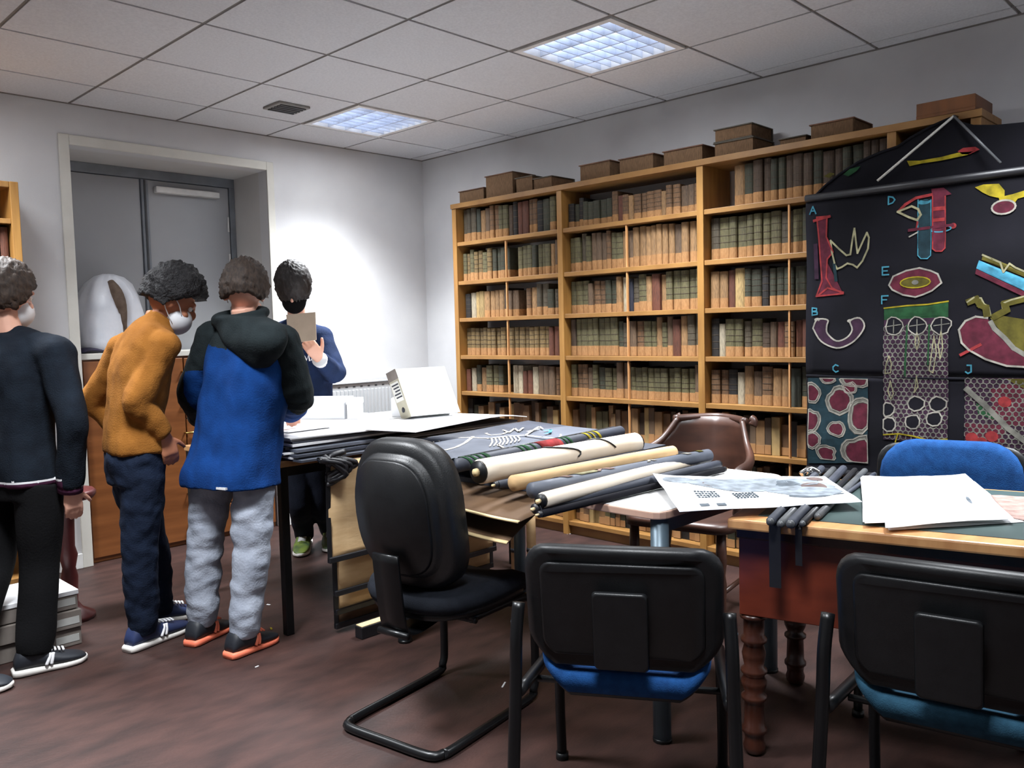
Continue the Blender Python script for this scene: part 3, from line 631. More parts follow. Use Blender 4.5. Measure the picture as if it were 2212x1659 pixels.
G().tube(cp,.003,6).build('tie_cord','black_wood',t,True)
cp=[]
for k in range(15): th=-1.5+2.9*k/14; cp.append(tuple(Wa.lerp(Wb,.62+.012*k)+fr*(.0445*math.cos(th))+fr2*(.0445*math.sin(th))))
G().tube(cp,.003,6).build('tie_cord','black_wood',t,True)
roll((-2.332,-3.097,0.785),(-1.537,-3.159,0.785),.013,'slate','thin dark roll lying against the thick cream roll','black_wood')
roll((-2.304,-3.139,0.79),(-1.458,-3.185,0.79),.026,'kraft','buff paper roll with a torn end between the cream rolls',None,None,1.0,'chart_roll',.006)
Sa,Sb=V((-2.34,-3.253,0.785)),V((-1.423,-3.323,0.785))
t=roll(Sa,Sb,.025,'slate_light','grey chalk-drawn roll between the buff roll and slim cream roll',None)
for u0,u1,mt,sl in [(.10,.13,'chalk_salmon',.06),(.18,.28,'chalk_cream',.05),(.30,.33,'chalk_salmon',.08),(.36,.38,'chalk_salmon',-.05),(.58,.60,'chalk_white',.05),(.64,.66,'chalk_white',-.05),(.80,.83,'chalk_white',.04),(.9,.93,'chalk_olive',.02)]: wrap(t,Sa,Sb,.025,u0,u1,mt,sl,'chalk_mark',-.7,.5)
Ha,Hb=V((-2.393,-3.346,0.775)),V((-1.429,-3.303,0.775))
t=roll(Ha,Hb,.023,'cream_roll','slim cream roll nearest the printed map sheet','black_plastic')
roll((-2.405,-3.335,0.752),(-1.417,-3.359,0.752),.017,'slate','thin dark roll along the near side of the slim cream roll','black_wood')
roll((-2.426,-3.372,0.744),(-1.455,-3.405,0.744),.011,'chart_black','black rod lying outermost of the rolls on the white table','black_wood')
# drooping kraft sheets
def droop(y0,y1,xe,drop,z,label):
    fn=lambda u,v:(-2.0+(xe+2.0)*v,y0+(y1-y0)*u,z-drop*max(0,v-.42)**1.4*1.15+.007*(1+math.sin(4*u+1.2))*v*v)
    t=thing('kraft_sheet',label,'sheet',(-2.2,(y0+y1)/2,z-.02),'buff sheets drooping from the white table')
    G().sheet(fn,10,14,.0025).build('sheet','kraft_shaded',t,True)  # buff paper coloured brown for the shade on its underside
    G().sheet(lambda u,v:V(fn(u,.985+.02*v))+V((0,0,.003)),10,1,.006).build('cut_edge','kraft_edge',t,True)
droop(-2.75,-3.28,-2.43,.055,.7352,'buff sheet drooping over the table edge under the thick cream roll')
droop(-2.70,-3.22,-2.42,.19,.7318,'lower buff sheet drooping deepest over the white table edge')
# ------------------------------------------------------------ papers on the desk and white table
t,fn=quad('map_sheet',[(-1.846,-3.361,0.765),(-1.503,-3.814,0.765),(-1.78,-4.046,0.755),(-2.214,-3.706,0.755)],'paper_photo','large white sheet printed with pale drawings across table and desk','map',.006,curl=lambda u,v:.012*max(0,.12-u)/.12*(1-v))
def blob(fn,u0,v0,ru,rv,mat,name,par,k=14,sd=0):
    P=[]; 
    for j in range(k):
        a=2*PI*j/k; q=1+.3*noise.noise(V((math.cos(a)*1.5+sd,math.sin(a)*1.5,sd)))
        P.append(V(fn(min(max(u0+ru*q*math.cos(a),0),1),min(max(v0+rv*q*math.sin(a),0),1)))+V((0,0,.0012)))
    c=sum(P,V())/k; g=G().add([c]+P,[(0,1+j,1+(j+1)%k) for j in range(k)]); return g.build(name,mat,par,False,fix=False)
for i,(u0,v0,ru,rv,mt) in enumerate([(.34,.24,.16,.16,'ink_pale'),(.48,.30,.22,.22,'ink_pale'),(.75,.45,.20,.28,'ink_pale'),(.70,.30,.10,.10,'ink_grey'),(.86,.42,.08,.10,'ink_brown'),(.76,.74,.12,.06,'ink_grey'),(.93,.58,.05,.10,'ink_pale'),(.13,.16,.10,.09,'ink_pale'),(.13,.16,.05,.05,'ink_grey'),(.42,.30,.14,.16,'ink_brown'),(.50,.38,.06,.04,'ink_grey'),(.62,.22,.12,.14,'ink_pale'),(.82,.25,.10,.14,'ink_pale'),(.92,.12,.05,.08,'ink_brown'),(.80,.60,.16,.18,'ink_pale'),(.68,.55,.10,.05,'ink_grey'),(.88,.70,.09,.04,'ink_grey'),(.30,.28,.05,.10,'ink_brown')]): blob(fn,u0,v0,ru,rv,mt,'printed_patch',t,sd=i)
g=G()
for r_ in range(4):
    for k in range(7):
        for (u0,v0) in ((.16,.52),(.36,.60)):
            u=u0+.018*k; v=v0+.05*r_
            p,p2=V(fn(u,v)),V(fn(u+.012,v+.006*((k*7+r_)%3))); g.tube([tuple(p+V((0,0,.002))),tuple(p2+V((0,0,.002)))],.0022,4)
for u,v in ((.13,.86),(.22,.87)):
    p=[V(fn(u,v)),V(fn(u+.05,v)),V(fn(u+.05,v+.06)),V(fn(u,v+.06))]; g.add([x+V((0,0,.002)) for x in p],[(0,1,2,3)])
o=g.build('caption_lines','ink_grey',t,fix=False); o['kind']='stuff'
for i,(P,lab,wv) in enumerate([([(-1.331,-3.885,0.733),(-1.124,-4.164,0.733),(-1.668,-4.434,0.733),(-1.976,-4.193,0.733)],'white paper lowest in the sheaf on the desk',.002),([(-1.31,-3.861,0.737),(-1.15,-4.107,0.737),(-1.717,-4.399,0.737),(-1.942,-4.112,0.737)],'white paper in the middle of the sheaf on the desk',.002),([(-1.305,-3.853,0.742),(-1.151,-4.063,0.742),(-1.699,-4.35,0.742),(-1.98,-4.132,0.742)],'white paper with one dark mark, upper in the sheaf on the desk',.003),([(-1.386,-3.956,0.746),(-1.105,-4.13,0.752),(-1.709,-4.419,0.746),(-2.005,-4.195,0.746)],'topmost crumpled white paper of the sheaf on the desk',.006)]):
    tt,f2=quad('paper_sheet',P,'paper_white',lab,'paper',wv,.001,12,'white papers on the desk',i*3.1)
blob(f2,.78,.62,.02,.06,'ink_grey','dark_mark',tt)
t,f2=quad('pink_leaflet',[(-1.35,-4.272,0.735),(-1.291,-4.407,0.735),(-1.69,-4.521,0.735),(-1.643,-4.39,0.735)],'chalk_salmon','pale pink leaflet sticking out from under the white papers','leaflet',.002)
# dark rods lying on the desk under the sheet
RD=[((-2.091,-3.924,0.745),(-1.235,-3.684,0.745),.013,'slate','dark rod outermost of the rods under the map sheet'),((-2.094,-3.955,0.745),(-1.212,-3.718,0.745),.011,'rod_grey','grey rod second of the rods under the map sheet'),((-2.088,-3.981,0.745),(-1.2,-3.75,0.745),.014,'slate','round dark rod in the middle under the map sheet'),((-2.048,-3.996,0.745),(-1.187,-3.786,0.745),.010,'black_wood','thin black rod fourth under the map sheet'),((-1.949,-3.994,0.745),(-1.186,-3.822,0.745),.011,'rod_grey','grey rod next to the sheaf of papers'),((-1.764,-3.954,0.742),(-1.206,-3.862,0.742),.007,'slate','thin dark rod running towards the blue chair')]
for (a,b,r,mt,lab) in RD:
    pa=a; pb=b; pa=V((pa[0],pa[1],.7315+r)); pb=V((pb[0],pb[1],.7315+r)); d=(pb-pa).normalized(); mid=(pa+pb)/2
    t=thing('chart_rod',lab,'rod',(mid.x,mid.y,.7315),'chart rods on the desk'); pa=pa-d*.02
    G().tube([tuple(pa),tuple(pb)],r,10).build('shaft',mt,t,True)
    for p,s_ in ((pa,-1),(pb,1)): G().tube([tuple(p),tuple(p+d*s_*.012)],r*.8,10).build('end_cap','rod_grey',t,True)
t=thing('steel_clip','small shiny steel clip at the far desk corner','clip',(-1.308,-3.665,0.731))
p=V((-1.409,-3.708,0.745)); G().tube([tuple(p+V((.0,.02,.004))),tuple(p+V((.03,.0,.02))),tuple(p+V((.04,-.03,.004)))],.012,10,k=4).build('clip_body','chrome',t,True); G().ell(tuple(p+V((.02,.0,.012))),(.016,.016,.014)).build('clip_knob','chrome',t,True)
# black straps dangling over the desk apron
for k,(u,du,z1,lab) in enumerate([((-2.107,-3.932,0.73),12,.55,'broad black strap hanging over the desk edge in front of the apron'),((-2.081,-3.991,0.73),6,.62,'narrow black strap hanging over the desk edge')]):
    pa=O+LD*((V(u)-O).dot(LD))+V((0,0,.73)); off_=-DD*.012
    g=G(); P=[pa+DD*.09+V((0,0,.003)),pa+V((0,0,.004)),pa+off_-V((0,0,.03)),pa+off_+DD*.004+V((0,0,z1-.73))]
    Q=catmull([tuple(x) for x in P],4); w_=LD*(.016 if k==0 else .009)
    g.sheet(lambda u_,v_:V(Q[min(int(round(v_*(len(Q)-1))),len(Q)-1)])+w_*(2*u_-1),1,len(Q)-1,.0015,tuple(-DD))
    single(g,'black_strap','black_wood',lab,'strap')
# ------------------------------------------------------------ hanging chalk charts in front of the bookcase
PX=-.41
und=lambda y,z:.013*noise.noise(V((y*2.2,z*3,1)))+.006*noise.noise(V((y*1.2+z*4,z*6,5)))
PY0,PY1,PZ0,PZ1=-3.245,-4.5,.585,1.868
t=thing('botany_chart','large black cloth chart of coloured chalk plant drawings hung before the bookcase','chart',(PX,-3.87,PZ0))
chart=t
for z0,z1,nm in ((1.034,PZ1-.02,'upper_sheet'),(PZ0,1.028,'lower_sheet')):
    G().sheet(lambda u,v:(PX+und(PY0+(PY1-PY0)*u,z0+(z1-z0)*v),PY0+(PY1-PY0)*u,z0+(z1-z0)*v),30,24,.003,(-1,0,0)).build(nm,'chart_black',t,True)
G().tube([(PX+.004,PY0,1.031),(PX+.004,PY1,1.031)],.009,8).build('seam_fold','chart_black',t,True)
G().tube([(PX,PY0-.0,PZ1-.012),(PX,PY1,PZ1-.012)],.018,12).build('top_rod','black_wood',t,True)
G().tube([(PX,PY0,PZ0),(PX,PY1,PZ0)],.016,12).build('bottom_rod','black_wood',t,True)
hk=(-.35,-3.86,2.128)
for e in ((-0.405,-3.568,1.895),(-0.405,-4.051,1.898)):
    d=(V(e)-V(hk)).normalized(); G().tube([hk,tuple(V(e)+V((0,0,-.0)))],.0055,6).build('hanging_cord','cream_trim' if e[1]>-3.8 else 'rod_grey',t,True)
G().tube([(-.30,-3.86,2.132),(-.35,-3.86,2.128),(-.35,-3.86,2.115)],.006,8).build('hook','black_metal',t,True)
INK={}
def ink(mat,L,w=.006,close=False,lift=.004):
    g=INK.setdefault(mat,G()); L=list(L)+([L[0]] if close else [])
    for a,b in zip(L,L[1:]):
        a,b=V((0,)+tuple(a)),V((0,)+tuple(b)); d=b-a
        if d.length<1e-4: continue
        e=d.normalized()*w*.35; n=V((0,-d.z,d.y)).normalized()*w/2
        k=max(1,int(d.length/.05)); 
        pts=[(a-e).lerp(b+e,i/k) for i in range(k+1)]
        for p,q_ in zip(pts,pts[1:]):
            vs=[p-n,q_-n,q_+n,p+n]; g.add([(PX+und(v.y,v.z)-lift,v.y,v.z) for v in vs],[(0,1,2,3)])
def area(mat,L,lift=.0032):
    g=INK.setdefault(mat,G()); n=len(L); cy=sum(p[0] for p in L)/n; cz=sum(p[1] for p in L)/n
    vs=[]; rings=[1,.66,.33]
    for s_ in rings: vs+=[(cy+(y-cy)*s_,cz+(z-cz)*s_) for y,z in L]
    vs.append((cy,cz)); fs=[]
    for r_ in range(2):
        for j in range(n): fs.append((r_*n+j,r_*n+(j+1)%n,(r_+1)*n+(j+1)%n,(r_+1)*n+j))
    for j in range(n): fs.append((2*n+j,2*n+(j+1)%n,3*n))
    g.add([(PX+und(y,z)-lift,y,z) for y,z in vs],fs)
def panel(mat,L,lift=.0026,n=14):
    g=INK.setdefault(mat,G()); I=lambda i,j:i*(n+1)+j; vs=[]
    for i in range(n+1):
        for j in range(n+1):
            u,v=i/n,j/n; y,z=[(L[0][k]*(1-u)+L[1][k]*u)*(1-v)+(L[3][k]*(1-u)+L[2][k]*u)*v for k in (0,1)]; vs.append((PX+und(y,z)-lift,y,z))
    g.add(vs,[(I(i,j),I(i+1,j),I(i+1,j+1),I(i,j+1)) for i in range(n) for j in range(n)])
def oval(c,ry,rz,n=18,sd=None,sq=0):
    out=[]
    for j in range(n):
        a=2*PI*j/n; k=1+(sq*noise.noise(V((math.cos(a)*1.3+(sd or 0),math.sin(a)*1.3,(sd or 0)))) if sq else 0)
        out.append((c[0]+ry*k*math.cos(a),c[1]+rz*k*math.sin(a)))
    return out
# the drawings, figure by figure
area('chalk_maroon',[(-3.3,1.765),(-3.348,1.764),(-3.343,1.672),(-3.374,1.6),(-3.346,1.57),(-3.341,1.485),(-3.369,1.437),(-3.421,1.409),(-3.295,1.402),(-3.321,1.47),(-3.313,1.573),(-3.308,1.669)])
ink('chalk_red',[(-3.3,1.765),(-3.348,1.764),(-3.343,1.672),(-3.374,1.6),(-3.346,1.57),(-3.341,1.485),(-3.369,1.437),(-3.421,1.409),(-3.295,1.402),(-3.321,1.47),(-3.313,1.573),(-3.308,1.669),(-3.3,1.765)],.007); ink('chalk_red',[(-3.286,1.75),(-3.361,1.763)],.012); ink('chalk_red',[(-3.299,1.402),(-3.348,1.438),(-3.421,1.414)],.008)
ink('chalk_violet',[(-3.291,1.638),(-3.295,1.488)],.02); ink('chalk_teal',[(-3.378,1.547),(-3.387,1.47)],.014)
ink('chalk_cream',[(-3.363,1.653),(-3.369,1.6),(-3.382,1.542),(-3.393,1.522),(-3.414,1.529),(-3.44,1.544),(-3.465,1.536),(-3.484,1.522),(-3.508,1.55),(-3.533,1.603),(-3.537,1.65),(-3.528,1.673),(-3.512,1.64),(-3.486,1.586),(-3.479,1.643),(-3.473,1.697),(-3.463,1.644),(-3.454,1.583),(-3.436,1.58),(-3.402,1.612),(-3.363,1.653)],.008)
area('chalk_teal',[(-3.74,1.791),(-3.792,1.785),(-3.794,1.552),(-3.781,1.539),(-3.755,1.541),(-3.742,1.556)]); ink('chalk_cyan',[(-3.74,1.791),(-3.742,1.556),(-3.755,1.541),(-3.781,1.539),(-3.794,1.552),(-3.792,1.785)],.004)
area('chalk_cyan',oval([(-3.765,1.779),(-3.765,1.779)][0],.026,.010)); 
area('chalk_maroon',[(-3.797,1.823),(-3.848,1.82),(-3.85,1.578),(-3.838,1.566),(-3.814,1.568),(-3.801,1.579)]); ink('chalk_red',[(-3.798,1.8),(-3.801,1.579),(-3.814,1.568),(-3.838,1.566),(-3.85,1.578),(-3.848,1.793)],.005)
area('chalk_maroon',[(-3.792,1.831),(-3.841,1.829),(-3.873,1.798),(-3.841,1.794),(-3.796,1.804)]); ink('chalk_red',[(-3.663,1.753),(-3.689,1.778),(-3.731,1.8),(-3.794,1.806)],.012); ink('chalk_red',[(-3.805,1.745),(-3.845,1.744)],.016); ink('chalk_red',[(-3.806,1.698),(-3.846,1.698)],.014)
ink('chalk_cream',[(-3.657,1.75),(-3.714,1.767),(-3.741,1.752),(-3.752,1.727),(-3.737,1.706),(-3.705,1.721),(-3.657,1.75)],.009)
ink('chalk_red',[(-3.739,1.698),(-3.736,1.67),(-3.705,1.666)],.008); ink('chalk_maroon',[(-3.705,1.666),(-3.791,1.669),(-3.878,1.671)],.012); area('chalk_red',oval([(-3.88,1.667),(-3.88,1.667)][0],.012,.012)); ink('chalk_cyan',oval([(-3.832,1.659),(-3.832,1.659)][0],.04,.012),.005,True); ink('chalk_white',[(-3.706,1.638),(-3.739,1.654)],.006)
E5=[(-3.623,1.436),(-3.641,1.473),(-3.695,1.494),(-3.75,1.502),(-3.796,1.487),(-3.824,1.472),(-3.839,1.434),(-3.801,1.403),(-3.767,1.389),(-3.734,1.379),(-3.682,1.391),(-3.637,1.415)]
area('chalk_maroon',E5); ink('chalk_white',E5,.007,True); e0=[(-3.733,1.442),(-3.733,1.442)][0]; area('chalk_olive',oval(e0,.060,.021),.0040); ink('chalk_yellow',oval(e0,.062,.023),.005,True,.0046); area('chalk_grey',oval(e0,.014,.010),.0048)
B5=[(-3.281,1.254),(-3.301,1.294),(-3.35,1.291),(-3.346,1.263),(-3.35,1.229),(-3.393,1.194),(-3.44,1.209),(-3.463,1.244),(-3.453,1.284),(-3.495,1.296),(-3.517,1.26),(-3.493,1.214),(-3.453,1.179),(-3.393,1.162),(-3.321,1.193)]
for qd in [(0,1,2,3),(0,3,4,14),(14,4,5,13),(13,5,6,12),(12,6,7,11),(11,7,8,10),(10,8,9,9)]: area('chalk_violet',[B5[i] for i in qd])
ink('chalk_white',[p[:2] for p in catmull(B5+[B5[0]],4)],.007); area('chalk_white',oval(B5[1],.014,.008)); area('chalk_white',oval(B5[8],.014,.008))
# palisade section with a honeycomb of cells
FY0,FZ1=[(-3.602,1.34),(-3.602,1.34)][0]; FY1,FZ0=[(-3.866,0.755),(-3.866,0.755)][0]
area('chalk_green',[(FY0,FZ1),(FY1,FZ1+.012),(FY1,FZ1-.05),(FY0,FZ1-.055)]); ink('chalk_yellow',[(FY0,FZ1-.004),(FY0-.1,FZ1+.004),(FY1+.08,FZ1+.006),(FY1,FZ1+.016)],.006)
panel('chalk_violet',[(FY0,FZ1-.055),(FY1,FZ1-.05),(FY1,FZ0),(FY0,FZ0)])
rg=random.Random(3); hs=.0125
for r_ in range(26):
    for c_ in range(13):
        y=FY0-.006-c_*hs*1.8-(r_%2)*hs*.9; z=FZ1-.095-r_*hs*1.52
        if y<FY1+.006 or z<FZ0+.01: continue
        pts=[(y+hs*.98*math.cos(PI/6+PI/3*k)*rg.uniform(.8,1.1),z+hs*.98*math.sin(PI/6+PI/3*k)*rg.uniform(.8,1.1)) for k in range(6)]
        pts=[(min(max(a_,FY1),FY0),b_) for a_,b_ in pts]; ink('chalk_grey',pts,.0026,True,.0034)
for k in range(3):
    c_=(FY0-.042-.098*k,FZ1-.085); P=oval(c_,.038,.036,14,k,.3); area('chart_black',P,.0036); ink('chalk_white',P,.005,True,.0046); ink('chalk_grey',[(c_[0]+.03,c_[1]),(c_[0]-.03,c_[1]+.008)],.004,False,.0046); ink('chalk_grey',[(c_[0],c_[1]+.028),(c_[0],c_[1]-.028)],.004,False,.0046)
for L in [[(-3.627,1.127),(-3.637,1.093),(-3.633,1.052),(-3.609,1.049),(-3.615,1.092),(-3.627,1.127)],[(-3.742,1.231),(-3.752,1.187),(-3.743,1.154),(-3.735,1.184),(-3.742,1.231)],[(-3.811,1.213),(-3.821,1.144),(-3.807,1.055),(-3.792,1.064),(-3.803,1.144),(-3.811,1.213)],[(-3.839,1.234),(-3.846,1.163),(-3.836,1.114),(-3.828,1.173),(-3.839,1.234)],[(-3.631,1.017),(-3.643,0.96),(-3.632,0.935),(-3.62,0.969),(-3.631,1.017)],[(-3.74,1.04),(-3.746,0.994),(-3.729,0.967),(-3.736,1.003),(-3.74,1.04)]]: ink('chalk_cream',L,.004,False,.0046)
for c_ in [(-3.737,0.921),(-3.825,0.923),(-3.724,0.839),(-3.812,0.857),(-3.616,0.889),(-3.624,0.823)]:
    P=oval(c_,.034,.031,9,c_[1]*9,.25); P=[(min(max(a_,FY1),FY0),b_) for a_,b_ in P]; area('chart_black',P,.0040); ink('chalk_white',P,.006,True,.0048)
ink('chalk_yellow',[(-3.604,0.776),(-3.67,0.785),(-3.728,0.779),(-3.794,0.765),(-3.866,0.775)],.006,False,.0048); ink('chalk_yellow',[(-3.664,0.78),(-3.652,0.738)],.005,False,.0048); ink('chalk_green',[(FY0-.1,FZ1-.08),(FY0-.09,FZ1-.3)],.008,False,.0042); ink('chalk_green',[(FY0-.19,FZ1-.08),(FY0-.185,FZ1-.25)],.007,False,.0042)
# thick-walled cells panel
CP=[(-3.254,1.021),(-3.532,1.027),(-3.534,0.641),(-3.253,0.614)]; panel('chalk_teal',CP); cy0,cy1=CP[0][0],CP[1][0]; cz0,cz1=CP[2][1],CP[0][1]
cl=lambda P:[(min(max(a_,cy1),cy0),min(max(b_,cz0),cz1)) for a_,b_ in P]
for i,(u,ry,rz) in enumerate(zip([(-3.272,0.947),(-3.404,0.917),(-3.51,0.854),(-3.263,0.819),(-3.387,0.787),(-3.276,0.727),(-3.343,0.666),(-3.494,0.688),(-3.481,1.017),(-3.352,1.023),(-3.451,0.978)],(.035,.055,.06,.045,.035,.04,.042,.07,.06,.03,.03),(.04,.055,.06,.05,.032,.035,.038,.065,.03,.025,.025))):
    P=oval(u,ry,rz,16,i*2.3,.35); area('chalk_grey',cl([(u[0]+(a_-u[0])*1.22,u[1]+(b_-u[1])*1.22) for a_,b_ in P]),.0030); ink('chalk_white',cl([(u[0]+(a_-u[0])*1.14,u[1]+(b_-u[1])*1.14) for a_,b_ in P]),.004,True,.0040); area('chalk_maroon',cl([(u[0]+(a_-u[0])*.82,u[1]+(b_-u[1])*.82) for a_,b_ in P]),.0038); ink('chalk_white',cl([(u[0]+(a_-u[0])*.9,u[1]+(b_-u[1])*.9) for a_,b_ in P]),.004,True,.0042)
# flower bird-shape and ring
area('chalk_yellow',[(-3.96,1.814),(-3.991,1.821),(-4.048,1.816),(-4.068,1.787),(-4.068,1.765),(-4.048,1.76),(-4.015,1.772),(-3.988,1.79)]); area('chalk_yellow',[(-4.048,1.76),(-4.068,1.765),(-4.097,1.769),(-4.136,1.778),(-4.177,1.762),(-4.114,1.749),(-4.098,1.725),(-4.055,1.727)]); area('chalk_maroon',oval([(-4.065,1.722),(-4.065,1.722)][0],.04,.024)); ink('chalk_white',oval([(-4.065,1.722),(-4.065,1.722)][0],.042,.027),.007,True)
area('chalk_olive',[(-3.994,1.542),(-4.213,1.426),(-4.214,1.401),(-3.991,1.518)]); area('chalk_blue',[(-3.981,1.517),(-4.214,1.397),(-4.214,1.343),(-3.971,1.485)]); area('chalk_maroon',[(-3.971,1.483),(-4.214,1.341),(-4.215,1.318),(-3.967,1.463)]); ink('chalk_cream',[(-3.994,1.538),(-4.058,1.503),(-4.069,1.464),(-4.091,1.496),(-4.111,1.479),(-4.213,1.422)],.007)
area('chalk_maroon',[(-3.907,1.236),(-3.931,1.272),(-3.969,1.289),(-4.012,1.282),(-4.031,1.244),(-4.065,1.208),(-4.102,1.161),(-4.145,1.124),(-4.218,1.108),(-4.218,1.072),(-4.145,1.085),(-4.085,1.088),(-4.009,1.114),(-3.946,1.152),(-3.918,1.182)]); area('chalk_olive',[(-4.021,1.283),(-4.064,1.29),(-4.143,1.273),(-4.215,1.271),(-4.217,1.133),(-4.144,1.14),(-4.102,1.177),(-4.055,1.234)])
ink('chalk_white',[(-4.218,1.072),(-4.142,1.085),(-4.085,1.088),(-4.009,1.114),(-3.946,1.152),(-3.918,1.182),(-3.907,1.236),(-3.931,1.272),(-3.969,1.289),(-4.012,1.282)],.008); ink('chalk_grey',[(-4.024,1.265),(-4.038,1.238),(-4.075,1.2),(-4.108,1.159),(-4.17,1.118)],.018); ink('chalk_olive',[(-3.944,1.35),(-3.972,1.361),(-3.986,1.337),(-4.006,1.325),(-4.01,1.295)],.026); ink('chalk_cream',[(-3.937,1.349),(-3.962,1.367),(-3.989,1.364),(-4,1.339),(-4.017,1.325),(-4.024,1.291)],.006); ink('chalk_olive',[(-4.037,1.287),(-4.08,1.312),(-4.073,1.338),(-4.142,1.355)],.026); ink('chalk_cream',[(-4.037,1.294),(-4.067,1.316),(-4.063,1.338),(-4.096,1.352),(-4.141,1.364)],.006); ink('chalk_red',[(-3.915,1.132),(-3.95,1.152),(-3.988,1.174)],.012)
# cortex panel with a green ray
RP=[(-3.93,1.036),(-4.265,1.043),(-4.27,0.71),(-3.933,0.678)]; panel('chalk_violet',RP); ry0,ry1=RP[0][0],RP[1][0]; rz0,rz1=RP[2][1],RP[0][1]
for r_ in range(16):
    for c_ in range(15):
        y=ry0-.012-c_*.0235-(r_%2)*.0118; z=rz1-.012-r_*.0185
        if y<ry1+.012 or z<rz0+.008: continue
        pts=[(y+.0128*math.cos(PI/6+PI/3*k)*rg.uniform(.8,1.1),z+.0128*math.sin(PI/6+PI/3*k)*rg.uniform(.8,1.1)) for k in range(6)]
        if (r_-5)**2/22+(c_-7)**2/16<1 or (r_>9 and c_<6): area('chalk_maroon',pts,.0030)
        ink('chalk_grey',pts,.003,True,.0036)
for c_ in [(-3.96,0.788),(-4.034,0.799),(-3.995,0.771),(-4.078,0.942)]: area('chalk_red',oval(c_,.024,.022),.0038)
area('chalk_green',[(-3.973,0.933),(-4.042,0.898),(-4.042,0.868),(-3.982,0.886)],.0034); ink('chalk_grey',[(-3.937,0.99),(-4.007,0.925),(-4.093,0.835),(-4.223,0.733)],.022,False,.0044); area('chalk_olive',[(-4.082,1.036),(-4.265,1.04),(-4.267,0.946),(-4.123,1.01)],.0034)
# figure letters
LT={'A':[[(0,0),(.5,1),(1,0)],[(.2,.4),(.8,.4)]],'B':[[(0,0),(0,1),(.7,.9),(.7,.6),(0,.5),(.8,.4),(.8,.1),(0,0)]],'C':[[(.9,.85),(.5,1),(.1,.7),(.1,.3),(.5,0),(.9,.15)]],'D':[[(0,0),(0,1),(.6,.85),(.9,.5),(.6,.15),(0,0)]],'E':[[(.9,0),(0,0),(0,1),(.9,1)],[(0,.5),(.7,.5)]],'F':[[(0,0),(0,1),(.9,1)],[(0,.5),(.7,.5)]],'J':[[(.3,1),(.8,1),(.8,.2),(.4,0),(.1,.2)]],'H':[[(0,0),(0,1)],[(1,0),(1,1)],[(0,.5),(1,.5)]]}
for ch,p in zip('ADEFBCJ',[(-3.266,1.782),(-3.618,1.786),(-3.595,1.482),(-3.592,1.356),(-3.277,1.315),(-3.374,1.051),(-3.931,1.055)]):
    for L in LT[ch]: ink('chalk_cyan',[(p[0]-.030*a_,p[1]+.034*b_) for a_,b_ in L],.006)
for mat,g in INK.items():
    o=g.build('drawing_'+mat.split('_',1)[1],mat,chart,fix=False); o['kind']='stuff'
# second chart behind, hung askew
t=thing('dark_chart','black chart with a yellow and red figure hanging askew behind the botany chart','chart',(-.35,-3.95,1.2))
BP=[(-3.244,1.865),(-3.306,1.917),(-3.372,1.959),(-3.456,2),(-3.559,2.029),(-3.63,2.041),(-3.686,2.071),(-3.761,2.101),(-3.843,2.124),(-3.931,2.081),(-4.017,2.065),(-4.122,2.057)]
BP+= [(-4.5,BP[-1][1]),(-4.5,1.2),(BP[0][0],1.2)]
G().prism(BP,(-.338,0,0),(0,1,0),(0,0,1),.003).build('sheet','chart_black',t)
G().tube([(-.338,)+tuple(p) for p in BP[:9]],.007,6).build('rolled_edge','chart_black',t,True)
pf=lambda L,mat,nm:G().prism(L,(-.344,0,0),(0,1,0),(0,0,1),.001).build(nm,mat,t)
pf([(-3.671,1.974),(-3.682,1.949),(-3.732,1.953),(-3.81,1.953),(-3.91,1.96),(-3.934,1.971),(-3.881,1.976),(-3.809,1.968),(-3.726,1.966)],'chalk_yellow','yellow_figure'); pf([(-3.874,1.981),(-3.895,1.992),(-3.941,1.989),(-3.958,1.975),(-3.92,1.962),(-3.892,1.966)],'chalk_red','red_tip')
pf([(-3.391,1.955),(-3.421,1.976),(-3.471,1.981),(-3.454,1.963),(-3.416,1.943)],'chalk_green','green_leaf'); pf([(-3.3,1.96),(-3.33,1.973),(-3.352,1.965),(-3.326,1.948)],'chalk_olive','pale_leaf')
